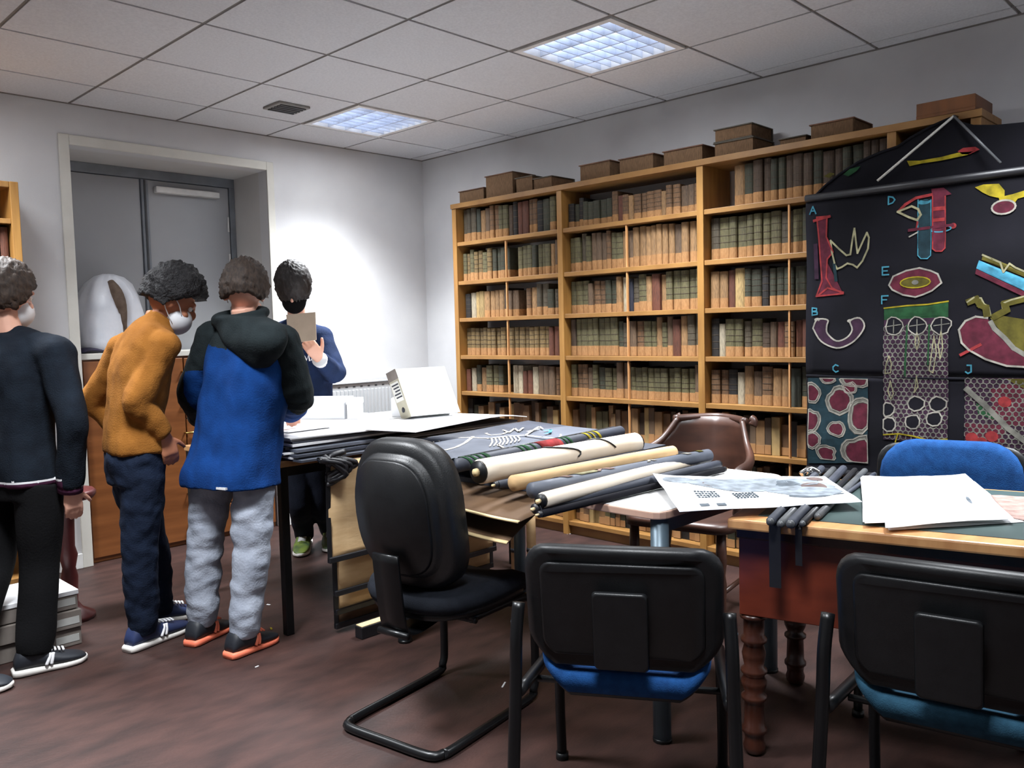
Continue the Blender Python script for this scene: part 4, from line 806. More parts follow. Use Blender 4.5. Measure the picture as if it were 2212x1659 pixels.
# ------------------------------------------------------------ chairs
def rrect(w,h,r,n=5):
    P=[]
    for cx,cy,a in ((w/2-r,h/2-r,0),(-w/2+r,h/2-r,90),(-w/2+r,-h/2+r,180),(w/2-r,-h/2+r,270)):
        for k in range(n+1): q=math.radians(a+90*k/n); P.append((cx+r*math.cos(q),cy+r*math.sin(q)))
    return P
def pad(g,P0,fn,layers,mi=0):
    """stack of outlines (scale, offset) bent by fn(a,b,offset)"""
    R=[[fn(x*s,y*s,o) for x,y in P0] for s,o in layers]; return g.rings(R,mi)
def visitor(name,label,fabric,back_fabric,loc,ang,bz=.618,cu=(.44,.28,.05)):
    t=thing(name,label,'chair',(0,0,0))
    lean=.16
    # backrest: local x forward, y sideways; centre height .63
    bk=lambda a,b,o:(-.235-lean*b+.055*(a/.24)**2+o,a,bz+b+(.075*(a/.235)**2*min(1,-b/.16) if b<0 else 0)-(.026*min(1,-b/.16) if b<0 else 0))
    P0=rrect(.47,.318,.065) if cu[0]<.45 else rrect(.45,.31,.10)
    sh=G(); pad(sh,P0,bk,[(.90,-.022),(.955,-.022),(.99,-.012),(1,.004),(.985,.012),(.9,.012)]); sh.build('back_shell','black_plastic',t,True,bevel=0)
    g=G(); pad(g,rrect(.385,.24,.03),bk,[(1,-.021),(.985,-.0265),(.95,-.0265)]); g.build('back_panel','black_plastic',t,True)
    g=G(); pad(g,rrect(.13,.18,.012),lambda a,b,o:bk(a,b-.03,o),[(1,-.026),(.95,-.034),(.9,-.034)]); g.build('back_ridge','black_plastic',t,True)
    g=G(); pad(g,rrect(*cu),bk,[(1,.010),(1,.03),(.96,.045),(.85,.05),(.4,.052)]); g.build('back_cushion',back_fabric,t,True)
    st=lambda a,b,o:(b+.0,a,.398+.085*(a/.2)**2-.03*max(0,b-.1)/.12*1.0*(b>.1)+o)
    g=G(); pad(g,rrect(.41,.42,.06),st,[(.4,.028),(.8,.028),(.95,.022),(1,.004),(.99,-.020),(.93,-.034),(.4,-.034)]); g.build('seat_cushion',fabric,t,True)
    g=G(); pad(g,rrect(.37,.38,.05),st,[(1,-.030),(.97,-.044),(.5,-.046)]); g.build('seat_shell','black_plastic',t,True)
    for s in (-1,1):
        y=.245*s
        G().tube([(-.23,y,.63),(-.245,y*1.02,.55),(-.25,y*1.03,.44),(-.27,y*1.06,.2),(-.285,y*1.07,.012)],.0155,12,k=4,side=(1,0,0)).build('leg','black_metal',t,True)
        l=G().tube([(-.245,y*1.0,.418),(.02,y*.93,.402),(.16,y*.92,.392),(.19,y*.93,.36),(.225,y*.95,.15),(.24,y*.95,.012)],.0145,12,k=4,side=(0,1,0)).build('leg','black_metal',t,True)
        for (x,yy_) in ((-.285,y*1.07),(.24,y*.95)): G().tube([(x,yy_,0),(x,yy_,.02)],.019,12).build('foot_cap','black_plastic',l,True)
        G().ell((-.238,y*1.03,.585),(.012,.012,.012)).build('bolt_cap','grey_metal',l,True)
    for x in (-.12,.13): G().tube([(x,-.225,.398),(x,.225,.398)],.009,8).build('seat_bar','black_metal',t,True)
    t.location=loc; t.rotation_euler=(0,0,math.radians(ang)); return t
c1=V((-2.683,-3.847,0)); fx=V((math.cos(math.radians(31)),math.sin(math.radians(31)),0))
visitor('visitor_chair','black-backed visitor chair with bright blue seat beside the desk leg','blue_fabric','blue_fabric',tuple(c1+fx*.245),31)
c2=V((-2.375,-4.46,0)); fx=V((math.cos(math.radians(10)),math.sin(math.radians(10)),0))
visitor('visitor_chair','black-backed visitor chair with dull teal seat in front of the desk','teal_fabric','teal_fabric',tuple(c2+fx*.245),10)
c3=V((-1.02,-4.06,.0)); fx=V((-math.cos(math.radians(13)),-math.sin(math.radians(13)),0))
visitor('visitor_chair','blue upholstered chair behind the desk facing the white papers','blue_fabric','blue_fabric',tuple(c3+fx*.245)[:2]+(.03,),193,.682,(.445,.345,.11))
bpy.data.objects['visitor_chair.002'].location.z=0
# cantilever chair
t=thing('cantilever_chair','black leather cantilever chair with tall oval back by the hanging charts','chair',(0,0,0))
ov=[(.205*math.copysign(abs(math.cos(2*PI*j/40))**(2/3.3),math.cos(2*PI*j/40)),.245*math.copysign(abs(math.sin(2*PI*j/40))**(2/2.9),math.sin(2*PI*j/40))*1.0) for j in range(40)]
bk=lambda a,b,o:(-.21-.13*(b+.22)+.06*(a/.2)**2+.05*(b/.24)**2+o,a*(1-.10*(b/.245)*(b>0)*(b/.245)),.71+b)
g=G(); pad(g,ov,bk,[(.3,-.036),(.74,-.036),(.79,-.030),(.81,-.016),(.83,-.016),(.93,-.024),(.985,-.010),(1,.02),(.985,.05),(.92,.068),(.5,.078)]); g.build('back_cushion','leather_black',t,True)
g=G(); pad(g,ov,bk,[(.70,-.030),(.755,-.040),(.73,-.046),(.3,-.048)]); g.build('back_shell','black_plastic',t,True)
st=lambda a,b,o:(b+.02,a*1.08,.435+.02*(a/.2)**2-.05*max(0,(b-.1)/.12)**2+o)
sq=[(.225*math.copysign(abs(math.cos(2*PI*j/40))**(2/3.2),math.cos(2*PI*j/40)),.235*math.copysign(abs(math.sin(2*PI*j/40))**(2/3.2),math.sin(2*PI*j/40))) for j in range(40)]
g=G(); pad(g,sq,st,[(.3,.03),(.8,.028),(.96,.015),(1,-.012),(.97,-.035),(.85,-.04),(.3,-.04)]); g.build('seat_cushion','navy_fabric',t,True)
g=G(); pad(g,sq,st,[(.94,-.036),(.92,-.058),(.3,-.06)]); g.build('seat_shell','black_plastic',t,True)
g=G().sheet(lambda u,v:V(catmull([(-.285,0,.60),(-.275,0,.50),(-.262,0,.40),(-.24,0,.345),(-.17,0,.335),(-.02,0,.36)],3)[int(round(v*15))])+V((0,(u-.5)*.105,0)),2,15,.010,(-1,0,-.2)); g.build('back_bracket','black_metal',t,True)
for s in (-1,1):
    y=.205*s
    G().tube([(-.10,y*.9,.378),(.12,y*.95,.378),(.20,y,.365),(.225,y,.31),(.228,y,.10),(.215,y,.04),(.17,y,.015),(-.22,y,.015),(-.262,y*.96,.015)],.0145,12,k=4,side=(0,1,0)).build('frame_side','black_metal',t,True)
G().tube([(-.262,-.198,.015),(-.297,-.17,.015),(-.30,0,.015),(-.297,.17,.015),(-.262,.198,.015)],.0145,12,k=4,side=(0,0,1)).build('rear_runner','black_metal',t,True)
for x in (-.09,.10): G().tube([(x,-.2,.372),(x,.2,.372)],.011,8).build('seat_bar','black_metal',t,True)
G().tube([(-.255,-.062,.345),(-.255,.062,.345)],.011,10).build('bracket_bolt','black_metal',t,True)
t.location=(-2.395,-2.895,0); t.rotation_euler=(0,0,math.radians(9))
# old wooden armchair
t=thing('wooden_armchair','old dark wooden armchair with a curved scrolled back by the bookcase','chair',(0,0,0))
# local: x forward (towards the white table)
bw=lambda a:(-.26+.30*(abs(a)/.30)**2.6*.9)
def bp_(u,v):
    a=-.285+.57*u; top=.85-.02*abs(a)-(.035+.11*max(0,(abs(a)-.18)/.105)**.75 if abs(a)>.18 else 0); top=max(top,.70); z=.52+(top-.52)*v
    return (bw(a)-.10*(z-.52)/.35*(1-abs(a)/.4),a,z)
G().sheet(bp_,28,8,.018,(1,0,0)).build('back_panel','chair_wood',t,True)
G().tube([(bw(a)-.115*(1-abs(a)/.4)-.004,a,.845-.02*abs(a)) for a in (-.19,-.12,0,.12,.19)],.019,12,k=4).build('crest_rail','chair_wood',t,True)
for s in (-1,1):
    G().tube([(-.335,.19*s,.845),(-.33,.205*s,.835),(-.325,.20*s,.815)],.022,10,k=3).build('scroll','chair_wood',t,True)
    G().tube([bp_(.5+.5*s*.60,1),bp_(.5+.5*s*.78,1),bp_(.5+.5*s*.96,1),(.06,.305*s,.69),(.16,.30*s,.68),(.20,.285*s,.66),(.19,.28*s,.62)],[.014,.016,.02,.022,.022,.022,.02],12,k=4).build('armrest','chair_wood',t,True)
    G().lathe([(.016,.44),(.022,.5),(.014,.54),(.02,.6),(.014,.67)],(.13,.275*s,0),12).build('arm_post','chair_wood',t,True)
    for x in (-.20,.19): G().lathe([(.014,0),(.018,.05),(.024,.2),(.018,.24),(.026,.3),(.022,.42)],(x,.22*s,0),12).build('leg','chair_wood',t,True)
    G().tube([(-.20,.22*s,.16),(.19,.22*s,.16)],.011,8).build('stretcher','chair_wood',t,True)
g=G(); pad(g,rrect(.54,.52,.09),lambda a,b,o:(b-.01,a,.44+o),[(1,-.02),(1,.005),(.97,.018),(.6,.008)]); g.build('seat','chair_wood',t,True)
t.scale=(.9,.9,1); t.location=(-1.03,-3.00,0); t.rotation_euler=(0,0,math.radians(190))
# ------------------------------------------------------------ things on the floor
for k in range(3):
    z=.001+.078*k; q=(R0.uniform(-.01,.01),R0.uniform(-.01,.01))
    t=thing('archive_box',f"flat grey box with pale label in the floor stack, {['bottom one','middle one','topmost with white lid'][k]}",'box',(-3.18+q[0],-1.10+q[1],z),'grey boxes stacked on the floor')
    x0,x1,y0,y1=-3.35+q[0],-3.01+q[0],-1.255+q[1],-.955+q[1]
    G().box((x0,y0,z),(x1,y1,z+.074)).build('box_body','box_grey',t,bevel=.003)
    if k==2: G().box((x0-.004,y0-.004,z+.06),(x1+.004,y1+.004,z+.079)).build('lid','paper_white',t,bevel=.002)
    G().box((x1-.10,y0-.0015,z+.018),(x1-.01,y0+.001,z+.048)).build('label','box_label',t)
    G().box((x1-.001,y0+.06,z+.018),(x1+.0015,y0+.2,z+.048)).build('label','box_label',t)
t=thing('turned_stand','slim dark red turned wooden stand behind the stacked grey boxes','stand',(-2.93,-.88,0))
G().lathe([(.10,0),(.10,.02),(.05,.05),(.03,.08),(.036,.2),(.028,.24),(.04,.3),(.03,.34),(.035,.5),(.045,.53),(.03,.56)],(-2.93,-.88,0),16).build('column','red_wood',t,True)
G().lathe([(.12,.56),(.13,.575),(.13,.59),(.12,.60)],(-2.93,-.88,0),20).build('round_top','red_wood',t,True)
for i,(u,w_,h_,mt,lab) in enumerate([((-2.135,-2.901,0.001),.045,.006,'paper_white','white paper strip on the floor under the cantilever chair'),((-2.391,-1.72,0.001),.03,.008,'chalk_yellow','tiny yellowish scrap on the floor by the orange shoe'),((-2.23,-1.414,0.001),.02,.008,'paper_white','white speck on the floor near the table leg'),((-0.287,-1.642,0.001),.025,.02,'paper_grey','pale crumb on the floor before the bookcase'),((-2.646,-2.057,0.001),.016,.006,'paper_grey','small pale scrap on the floor in front of the orange shoe')]):
    card('paper_scrap',(u[0],u[1],.0005),w_,h_,.0015,30+40*i,mt,lab,'scrap')
# ------------------------------------------------------------ people
UPZ=V((0,0,1))
def head(g,c,f,u,s=1):
    f=f.normalized(); r=f.cross(u).normalized(); u=r.cross(f); A=(r,f,u)
    E=lambda df,du,dr,rr:g.ell(c+(f*df+u*du+r*dr)*s,tuple(x*s for x in rr),A,18,11)
    E(-.012,.022,0,(.073,.092,.096)); E(.028,-.045,0,(.056,.062,.078)); E(.058,-.098,0,(.028,.026,.022))
    E(.096,-.014,0,(.013,.018,.024)); E(.082,.008,0,(.008,.016,.03)); E(.076,.028,.026,(.026,.013,.011)); E(.076,.028,-.026,(.026,.013,.011))
    E(.086,-.060,0,(.024,.010,.006)); E(.084,-.071,0,(.021,.010,.007)); E(.060,-.03,.04,(.022,.022,.02)); E(.060,-.03,-.04,(.022,.022,.02))
    for q in (-1,1): E(-.012,-.012,.076*q,(.010,.020,.030))
    return r,f,u
def eyes(c,f,u,r,par,s=1):
    for q in (-1,1):
        p=c+(f*.073+u*.006+r*.031*q)*s
        e=G().ell(p,(.0105*s,)*3).build('eye','eye_white',par,True); G().ell(p+f*.0075*s,(.006*s,)*3).build('iris','iris',e,True)
def hair(name,c,f,u,mat,par,thick=.02,amp=.008,fr=14,front=.45,nape=-.62,side=-.15,s=1,full=False,st=(1,1,1)):
    f=f.normalized(); r=f.cross(u).normalized(); u=r.cross(f); n,k=72,44; R=[]
    for i in range(k):
        ph=PI*(i+.3)/(k-.4); ring=[]
        for j in range(n):
            a=2*PI*j/n; d=V((math.sin(ph)*math.cos(a),math.sin(ph)*math.sin(a),math.cos(ph)))  # r,f,u
            lim=nape if d.y<-.2 else (side if d.y<.45 else front)
            t=min(max((d.y+.2)/.5,0),1); lim=nape*(1-t)+side*t
            if d.y>.3: q=min((d.y-.3)/.35,1); lim=lim*(1-q)+front*q
            if full: lim=-.8 if d.y<.2 else -.72
            lim+=.06*noise.noise(d*5)
            m_=min(max((d.z-lim)/.10,0),1); m_=m_*m_*(3-2*m_)
            q=V((d.x*fr*st[0],d.y*fr*st[1],d.z*fr*st[2]))
            ext=thick*(.75+.5*max(d.z,0))+amp*(noise.noise(q)+.5*noise.noise(q*2.3))
            base=V((.078*d.x,.099*d.y,.106*d.z)); L=base.length
            p=base*((L+ext)/L)*m_+base*(.72)*(1-m_)
            ring.append(c+(r*p.x+f*(p.y-.010)+u*(p.z+.018))*s)
        R.append(ring)
    g=G().rings(R); return g.build(name,mat,par,True)
def hand(g,w,d,n,th,s=1,curl=.35,spread=.10):
    """w wrist, d along the hand, n palm normal (fingers curl towards it), th side of the thumb"""
    d=V(d).normalized(); n=(V(n)-d*V(n).dot(d)).normalized(); x=(V(th)-d*V(th).dot(d)-n*V(th).dot(n)).normalized(); w=V(w)
    g.loft([(w-d*.02*s,.026*s,.019*s,x,n),(w+d*.02*s,.032*s,.016*s,x,n),(w+d*.06*s,.040*s,.014*s,x,n),(w+d*.088*s,.038*s,.011*s,x,n)],16,2.4,k=2)
    for i,(o,L) in enumerate(zip((.030,.0105,-.0095,-.029),(.072,.080,.074,.058))):
        p=w+d*.078*s+x*o*s; dd=(d+x*(o*spread*26*.12)).normalized(); pts=[p-d*.012*s,p]; a=0
        for seg in (.42,.32,.26):
            a+=curl; dd2=(dd*math.cos(a)+n*math.sin(a)).normalized(); p=p+dd2*L*seg*s; pts.append(p)
        g.tube(pts,[.0100*s,.0098*s,.0092*s,.0085*s,.0072*s],10,k=2)
    p=w+d*.024*s+x*.026*s; pts=[p-x*.01*s,p]; dd=(d*.62+x*.75+n*.25).normalized()
    for L,tw in ((.034,0),(.030,.25),(.022,.3)):
        dd=(dd+n*tw*.6+d*tw).normalized(); p=p+dd*L*s; pts.append(p)
    g.tube(pts,[.0115*s,.0125*s,.0115*s,.0100*s,.008*s],10,k=2)
def shoe(par,heel,toe,up_mat,sole_mat,w=.047,h=.085,stripe=None,lift=0,name='shoe'):
    heel,toe=V(heel),V(toe); heel.z=toe.z=0; d=(toe-heel).normalized(); toe=heel+d*max((toe-heel).length,.245); L=(toe-heel).length; s=V((-d.y,d.x,0))
    sec=lambda t,hw,z0,z1:(heel+d*(L*t)+V((0,0,(z0+z1)/2+lift*(1-t))),hw,(z1-z0)/2,s,UPZ)
    g=G().loft([sec(.02,.028,.02,.06),sec(.10,w*.82,.018,h+.012),sec(.28,w*.86,.018,h+.018),sec(.45,w*.92,.018,h*.92),sec(.65,w*1.02,.018,h*.66),sec(.85,w*.92,.018,h*.52),sec(.96,w*.62,.02,h*.4),sec(1.0,w*.25,.022,h*.3)],20,2.5,k=3)
    b=g.build(name,up_mat,par,True)
    g=G().loft([sec(-.015,.030,.002,.024),sec(.08,w*.9,.0,.030),sec(.45,w*.93,.0,.026),sec(.7,w*1.06,.0,.024),sec(.9,w*.9,.002,.024),sec(1.015,w*.3,.008,.026)],20,4,k=3); g.build('sole',sole_mat,b,True)
    g=G()
    for k in range(5):
        t=.46+.055*k; z=h*(1.0-.62*(t-.3))+.006+lift*(1-t); p=heel+d*(L*t)+V((0,0,z)); g.tube([tuple(p-s*.022-V((0,0,.006))),tuple(p),tuple(p+s*.022-V((0,0,.006)))],.0042,6)
    g.build('laces','stripe_white' if stripe!='coral' else 'coral',b,True)
    if stripe:
        for q in (-1,1):
            g=G()
            for k in range(2): 
                p0=heel+d*(L*(.42+.07*k))+s*(w*.94*q)+V((0,0,.03)); p1=heel+d*(L*(.50+.03*k))+s*(w*.70*q)+V((0,0,h*.80)); g.tube([tuple(p0),tuple((p0+p1)/2+s*.004*q),tuple(p1)],.0065,6,k=3)
            g.build('side_mark',stripe,b,True)
    return b
def chain(g,pts,rad,n=16,k=4): g.tube([tuple(p) for p in pts],rad,n,k=k)
def inner(g,sp,hips,knees,ankles,shs,els,wrs,r,f,neck):
    """slim continuous body under the clothes"""
    g.loft([(sp[0],.12,.075,r,f),(sp[1],.115,.07,r,f),(sp[2],.13,.075,r,f),(sp[3],.10,.06,r,f)],20,2.3,k=3)
    for h,k,a in zip(hips,knees,ankles):
        chain(g,[V(sp[0])*.3+V(h)*.7,h,V(h).lerp(V(k),.5),k,V(k).lerp(V(a),.35),a],[.06,.062,.055,.043,.045,.03]); a=V(a); g.ell(a-UPZ*.03,(.026,.026,.03))
    for s_,e,w_ in zip(shs,els,wrs): chain(g,[V(sp[3]).lerp(V(s_),.4),s_,V(s_).lerp(V(e),.5),e,V(e).lerp(V(w_),.4),w_],[.05,.048,.04,.033,.034,.024])
    chain(g,[sp[3],neck],[.055,.048])
def ankles(F): return [h+(t_-h).normalized()*.075+UPZ*.095 for h,t_ in F]
VV=lambda *a:[V(x) for x in a]
RI=V((.697,-.717,0)); FW=V((.717,.697,0))
def sleeve(g,s_,e,w_,rs,re,rw): chain(g,[s_,V(s_).lerp(V(e),.5),e,V(e).lerp(V(w_),.45),w_],[rs,(rs+re)/2,re,(re+rw)/2,rw])
def leg(g,h,k,a,rh,rk,ra,bag=0): chain(g,[h,V(h).lerp(V(k),.45),k,V(k).lerp(V(a),.35),V(k).lerp(V(a),.8),a],[rh,(rh+rk)/2+.008,rk,rk*.98,ra+bag,ra])
# ---- person in the navy sweater, cut by the picture's edge
t=thing('person','person in navy sweater and black trousers standing beside the stacked grey boxes','person',(-3.22,-1.5,0))
f=V((.97,.22,0)).normalized(); r=f.cross(UPZ)
hc=V((-3.202,-1.226,1.462)); hf=(FW*.93+RI*.30-UPZ*.15).normalized(); nk=V((-3.204,-1.236,1.333))
sp=VV((-3.223,-1.284,0.766),(-3.215,-1.277,0.931),(-3.206,-1.265,1.152),(-3.206,-1.254,1.272)); shs=VV((-3.114,-1.453,1.232),(-3.31,-1.021,1.244)); els=VV((-3.089,-1.531,0.98),(-3.37,-0.942,0.973)); wrs=VV((-3.09,-1.468,0.711),(-3.372,-1.034,0.724))
hips=VV((-3.176,-1.379,0.732),(-3.268,-1.17,0.723)); kn=VV((-3.187,-1.368,0.418),(-3.31,-1.228,0.41)); FT=[(V((-3.319,-1.42,0)),V((-3.065,-1.453,0))),(V((-3.55,-1.39,0)),V((-3.368,-1.528,0)))]; an=ankles(FT)
g=G(); rr,hf,hu=head(g,hc,hf,UPZ); inner(g,sp,hips,kn,an,shs,els,wrs,r,f,hc-hu*.07-hf*.015)
hand(g,wrs[0]-V((0,0,.01)),V((.12,.03,-1)),-r*1.0+f*.2,f,.92,.3); hand(g,wrs[1],V((.1,0,-1)),r,f,.92,.3)
body=solid(g,'body','skin_a',t,.0055,4); eyes(hc,hf,hu,rr,t); hair('hair',hc,hf,UPZ,'hair_brown',t,.026,.012,10,.42,-.72,-.25)
G().ell(hc+hf*.045-hu*.055,(.066,.066,.066),(rr,hf,hu)).build('mask','mask_white',t,True)
g=G(); g.loft([(sp[0]-V((0,0,.045)),.175,.115,r,f),(sp[0]+V((0,0,.03)),.172,.118,r,f),(sp[1],.165,.115,r,f),(sp[2],.19,.125,r,f),(sp[3]+V((0,0,.005)),.165,.10,r,f),(nk-V((0,0,.012)),.075,.068,r,f)],26,2.5,k=3)
for a,b,c in zip(shs,els,wrs): sleeve(g,a,b,c,.074,.060,.047)
for a in shs: g.ell(a,(.078,.078,.075)); chain(g,[nk-UPZ*.03,nk.lerp(a,.55)-UPZ*.02,a],[.06,.068,.074])
hem=sp[0].z-.045
solid(g,'sweater',['knit_navy','stripe_white','stripe_maroon'],t,.008,4,(.009,11,6),lambda c:1 if (hem+.018<c.z<hem+.030 and (c-V((sp[0].x,sp[0].y,c.z))).length<.24) else (2 if (c.z<hem+.018 and (c-V((sp[0].x,sp[0].y,c.z))).length<.24) else 0),1)
for w_,e in zip(wrs,els):
    d=(w_-e).normalized(); G().tube([tuple(w_-d*.006),tuple(w_+d*.022)],.046,16).build('cuff','stripe_maroon',t,True); G().tube([tuple(w_-d*.014),tuple(w_-d*.006)],.0475,16).build('cuff_stripe','stripe_white',t,True)
g=G(); g.loft([(sp[0]-V((0,0,.10)),.155,.105,r,f),(sp[0],.16,.108,r,f),(sp[0]+V((0,0,.06)),.155,.10,r,f)],22,2.4)
for h,k_,a in zip(hips,kn,an): leg(g,h,k_,a-V((0,0,.03)),.088,.075,.062,.012)
solid(g,'trousers','black_cloth',t,.009,6,(.006,6,4),None,2)
shoe(t,*FT[0],'shoe_black','sole_white',.05,.088,'stripe_white'); shoe(t,*FT[1],'shoe_black','sole_white',.05,.088)
# ---- bending person in the mustard sweater
t=thing('person','person in mustard sweater and jeans bending forward, wearing a white mask','person',(-2.75,-1.42,0))
f=(FW*.69+RI*.72).normalized(); r=f.cross(UPZ); lean=(f*.55+UPZ*.83).normalized(); fd=(f*.83-UPZ*.55).normalized()
hc=V((-2.677,-1.538,1.434)); hf=(RI*.72+FW*.42-UPZ*.52).normalized(); hu=(UPZ*.85+RI*.35+FW*.2).normalized()
sp=VV((-2.847,-1.493,0.821),(-2.834,-1.491,0.983),(-2.808,-1.515,1.163),(-2.771,-1.528,1.276)); nk=V((-2.738,-1.526,1.342))
shs=VV((-2.775,-1.655,1.251),(-2.813,-1.358,1.245)); els=VV((-2.882,-1.637,1.035),(-2.895,-1.21,1.018)); wrs=VV((-2.781,-1.625,0.894),(-2.804,-1.23,0.875))
hips=VV((-2.832,-1.554,0.786),(-2.849,-1.436,0.787)); kn=VV((-2.859,-1.529,0.452),(-2.775,-1.416,0.437)); FT=[(V((-2.925,-1.513,0)),V((-2.622,-1.425,0))),(V((-2.747,-1.242,0)),V((-2.523,-1.282,0)))]; an=ankles(FT)
g=G(); rr,hf,hu=head(g,hc,hf,hu); inner(g,sp,hips,kn,an,shs,els,wrs,r,f,hc-hu*.07-hf*.02)
d0=(wrs[0]-els[0]).normalized(); hand(g,wrs[0]+d0*.01,V((.25,-.05,-1)),-r*.9,f,.92,.35); hand(g,wrs[1],V((.4,.1,-.9)),r,f,.92,.35)
solid(g,'body','skin_b',t,.0055,4); eyes(hc,hf,hu,rr,t); hair('hair',hc,hf,hu,'hair_black',t,.036,.016,9,.30,-.50,.02)
m_=G().ell(hc+hf*.050-hu*.058,(.066,.066,.062),(rr,hf,hu),20,12).build('mask','mask_white',t,True)
for q in (-1,1): G().tube([tuple(hc+hf*.055-hu*.04+rr*.060*q),tuple(hc+hf*.02-hu*.005+rr*.080*q),tuple(hc-hf*.02+hu*.012+rr*.083*q),tuple(hc-hf*.03-hu*.03+rr*.080*q),tuple(hc+hf*.04-hu*.085+rr*.056*q)],.0022,6,k=4).build('ear_loop','mask_white',m_,True)
g=G(); g.loft([(sp[0]+V((0,0,-.0)),.150,.108,r,f),(sp[0]+V((0,0,.05)),.148,.108,r,f),(sp[1],.138,.105,r,f),(sp[2],.165,.112,r,fd),(sp[3],.150,.095,r,fd),(nk,.070,.066,r,fd)],26,2.4,k=3)
for a,b,c in zip(shs,els,wrs): sleeve(g,a,b,c,.064,.054,.040); g.ell(a,(.068,.066,.064)); chain(g,[nk-lean*.03,nk.lerp(a,.55)-lean*.015,a],[.055,.06,.064])
chain(g,[nk-lean*.02,nk+(hc-nk)*.30],[.064,.058])
solid(g,'sweater','mustard',t,.0075,3,(.009,12,8),None,5)
g=G(); g.loft([(sp[0]-V((0,0,.13)),.130,.10,r,f),(sp[0]-V((0,0,.03)),.145,.108,r,f),(sp[0]+V((0,0,.05)),.132,.098,r,f)],22,2.4)
for h,k_,a in zip(hips,kn,an): leg(g,h,k_,a-V((0,0,.035)),.085,.072,.056,.006)
solid(g,'jeans','denim',t,.0075,3,(.008,14,14),None,8)
shoe(t,*FT[0],'shoe_navy','sole_white',.047,.092,'stripe_white'); shoe(t,*FT[1],'shoe_navy','sole_white',.047,.092)
# ---- person in the blue and charcoal jacket
t=thing('person','person in blue and charcoal hooded jacket and light grey sweatpants seen from behind','person',(-2.55,-1.75,0))
f=(FW*.86+RI*.5).normalized(); r=f.cross(UPZ)
hc=V((-2.448,-1.727,1.461)); hf=(FW*.95-RI*.12-UPZ*.42).normalized(); hu=(UPZ+FW*.4).normalized()
sp=VV((-2.527,-1.749,0.823),(-2.508,-1.757,0.948),(-2.478,-1.77,1.141),(-2.46,-1.761,1.279)); nk=V((-2.456,-1.744,1.353))
shs=VV((-2.393,-1.903,1.257),(-2.537,-1.61,1.269)); els=VV((-2.34,-1.921,1.039),(-2.582,-1.499,1.041)); wrs=VV((-2.224,-1.676,0.934),(-2.467,-1.314,0.909))
hips=VV((-2.502,-1.836,0.788),(-2.575,-1.661,0.782)); kn=VV((-2.549,-1.88,0.408),(-2.63,-1.626,0.401)); FT=[(V((-2.683,-1.898,0)),V((-2.483,-1.859,0))),(V((-2.727,-1.652,0)),V((-2.5,-1.553,0)))]; an=ankles(FT)
g=G(); rr,hf,hu=head(g,hc,hf,hu); inner(g,sp,hips,kn,an,shs,els,wrs,r,f,hc-hu*.075-hf*.015)
for w_,e,q in zip(wrs,els,(1,-1)): hand(g,w_,(w_-e).normalized()+f*.3,-UPZ,-r*q,.92,.3)
solid(g,'body','skin_a',t,.0055,4); eyes(hc,hf,hu,rr,t); hair('hair',hc,hf,hu,'hair_brown',t,.026,.012,10,.42,-.60,-.2)
for q in (-1,1): G().tube([tuple(hc+hf*.03-hu*.03+rr*.072*q),tuple(hc-hf*.015+hu*.01+rr*.085*q),tuple(hc-hf*.028-hu*.02+rr*.083*q)],.002,6,k=4).build('mask_loop','mask_white',t,True)
G().ell(hc+hf*.050-hu*.058,(.064,.062,.060),(rr,hf,hu),20,12).build('mask','mask_white',t,True)
g=G(); hb=V((-2.56,-1.744,0.669)); g.loft([(hb,.222,.155,r,f),(hb+V((0,0,.07)),.216,.152,r,f),(sp[0]+V((0,0,.02)),.198,.14,r,f),(sp[1],.192,.137,r,f),(sp[2],.195,.135,r,f),(sp[3]+V((0,0,.0)),.165,.112,r,f),(nk-V((0,0,.0)),.085,.085,r,f)],28,2.5,k=3)
solid(g,'jacket',['fleece_blue','charcoal'],t,.008,4,(.014,9,5),lambda c:1 if c.z>1.232+.5*abs((c-sp[2]).dot(r)-.01)*.3 else 0,3)
for i,(a,b,c) in enumerate(zip(shs,els,wrs)):
    g=G(); sleeve(g,a,b,c,.082,.073,.050); g.ell(a,(.084,.084,.08))
    solid(g,'sleeve',['charcoal','fleece_blue'],t,.0075,3,(.010,12,10),lambda c,e=b,w_=c,q=(1,-1)[i]:1 if ((c-e).dot(r)*q<-.028 and c.z<e.z+.10) else 0,i)
hd=V((-2.505,-1.917,1.266)); g=G(); g.loft([(V((-2.485,-1.799,1.364))-f*.03,.125,.085,r,f),(V((-2.507,-1.866,1.322)),.165,.085,r,f),(V((-2.518,-1.919,1.257)),.155,.075,r,f),(V((-2.509,-1.934,1.191)),.095,.055,r,f),(V((-2.499,-1.926,1.154)),.030,.03,r,f)],24,2.1,k=3)
g.tube([tuple(nk+r*(.10*math.cos(a))+f*(.085*math.sin(a)-.03)+UPZ*(.012+.02*math.sin(a))) for a in [2*PI*k/20 for k in range(20)]],.026,10,closed=True,cap=False)
solid(g,'hood','charcoal',t,.008,7,(.009,6,9),None,9)
p=V((-2.579,-1.852,0.684)); G().obox(p,r*.035,UPZ*.0045,f*.10).build('reflective_tag','stripe_white',t)
g=G(); g.loft([(sp[0]-V((0,0,.14)),.140,.10,r,f),(sp[0],.145,.105,r,f)],22,2.4)
for h,k_,a in zip(hips,kn,an): leg(g,h,k_,a-V((0,0,.03)),.080,.074,.050,.016)
solid(g,'sweatpants','jersey_grey',t,.0075,3,(.011,10,15),None,4)
shoe(t,*FT[0],'shoe_black','coral',.047,.088,'coral'); shoe(t,*FT[1],'shoe_black','coral',.047,.088,'coral')
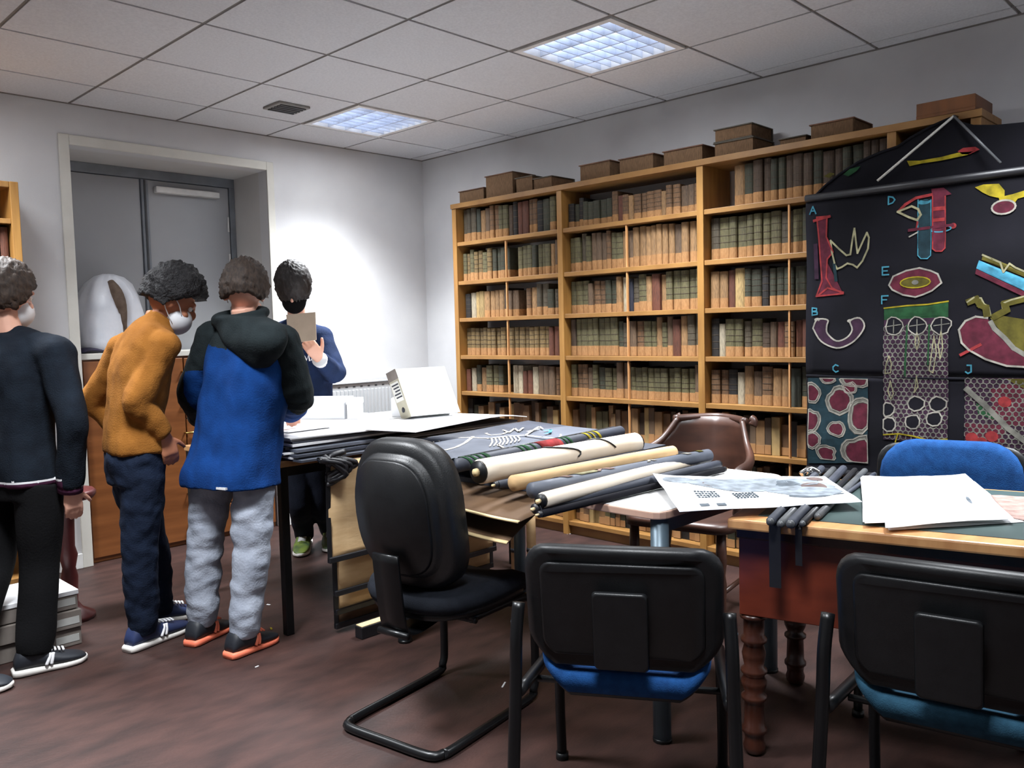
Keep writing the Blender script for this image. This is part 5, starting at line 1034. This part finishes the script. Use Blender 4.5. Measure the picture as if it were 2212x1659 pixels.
# ---- person at the wall holding a board
t=thing('person','person in dark blue sweater at the bright wall with bowed head holding a cardboard','person',(-1.6,-.65,0))
f=(-FW*.92+RI*.1).normalized(); r=f.cross(UPZ)
hc=V((-1.649,-0.801,1.548)); hf=(f*.78-UPZ*.62).normalized(); hu=(UPZ*.78+f*.62).normalized()
nk=V((-1.596,-0.729,1.366)); sp=VV((-1.603,-0.76,0.661),(-1.592,-0.755,0.835),(-1.587,-0.734,1.104),(-1.586,-0.72,1.278))
shs=VV((-1.686,-0.618,1.268),(-1.495,-0.814,1.261)); els=VV((-1.797,-0.639,1.046),(-1.497,-0.946,1.059)); wrs=VV((-1.779,-0.907,1.146),(-1.648,-1.042,1.141))
hips=VV((-1.653,-0.713,0.609),(-1.559,-0.81,0.605)); kn=VV((-1.66,-0.791,0.307),(-1.531,-0.811,0.288)); FT=[(V((-1.459,-0.515,0)),V((-1.677,-0.794,0))),(V((-1.281,-0.516,0)),V((-1.509,-0.844,0)))]; an=ankles(FT)
g=G(); rr,hf,hu=head(g,hc,hf,hu); inner(g,sp,hips,kn,an,shs,els,wrs,r,f,hc-hu*.06-hf*.03)
dl=(V((-1.724,-1.04,1.245))-wrs[1]).normalized(); hand(g,wrs[1]+dl*.008,dl,-f*1.0+r*.3,UPZ,1.0,.5); dr_=(V((-1.756,-0.98,1.236))-wrs[0]).normalized(); hand(g,wrs[0],dr_,-f,UPZ,1.0,.5)
solid(g,'body','skin_a',t,.0055,4); eyes(hc,hf,hu,rr,t); hair('hair',hc,hf,hu,'hair_dark',t,.03,.010,9,-.35,-.85,-.85,1,True,(1.6,1.6,.5))
G().ell(hc+hf*.048-hu*.055,(.068,.074,.074),(rr,hf,hu),20,12).build('mask','black_cloth',t,True)
g=G(); g.loft([(sp[0]+V((0,0,.02)),.165,.115,r,f),(sp[1],.165,.118,r,f),(sp[2],.185,.125,r,f),(sp[3],.165,.105,r,f),(nk,.075,.07,r,f)],26,2.4,k=3)
for a,b,c in zip(shs,els,wrs): sleeve(g,a,b,c,.074,.066,.046); g.ell(a,(.078,.078,.074)); chain(g,[nk-UPZ*.03,nk.lerp(a,.55)-UPZ*.02,a],[.06,.068,.074])
solid(g,'sweater','sweater_blue',t,.008,4,(.009,11,8),None,6)
for w_,e in zip(wrs,els): d=(w_-e).normalized(); G().tube([tuple(w_-d*.012),tuple(w_+d*.014)],.043,16).build('cuff','stripe_white',t,True)
g=G()
for L in ([(-1.671,-0.905,1.13),(-1.663,-0.909,1.166),(-1.657,-0.917,1.14),(-1.648,-0.924,1.168),(-1.645,-0.93,1.135)],[(-1.632,-0.929,1.137),(-1.627,-0.932,1.162),(-1.618,-0.942,1.157),(-1.623,-0.938,1.136)]): g.tube(L,.005,6)
g.build('chest_print','stripe_white',t)
g=G(); g.loft([(sp[0]-V((0,0,.12)),.15,.105,r,f),(sp[0]+V((0,0,.03)),.158,.11,r,f)],22,2.4)
for h,k_,a in zip(hips,kn,an): leg(g,h,k_,a-V((0,0,.035)),.082,.066,.055,.006)
solid(g,'jeans','denim_dark',t,.009,6,(.006,8,7),None,12)
for hl,te in FT: shoe(t,hl,te,'shoe_green','sole_white',.048,.09)
P=[(-1.8,-0.962,1.393),(-1.706,-1.101,1.403),(-1.734,-1.144,1.254),(-1.821,-1.013,1.238)]
q=[V(x) for x in P]; n_=(q[1]-q[0]).cross(q[3]-q[0]).normalized()*.004; g=G(); g.add(q+[x+n_ for x in q],[(0,1,2,3),(7,6,5,4),(0,4,5,1),(1,5,6,2),(2,6,7,3),(3,7,4,0)])
single(g,'cardboard','cardboard','grey-brown cardboard held up by the person at the wall','board')
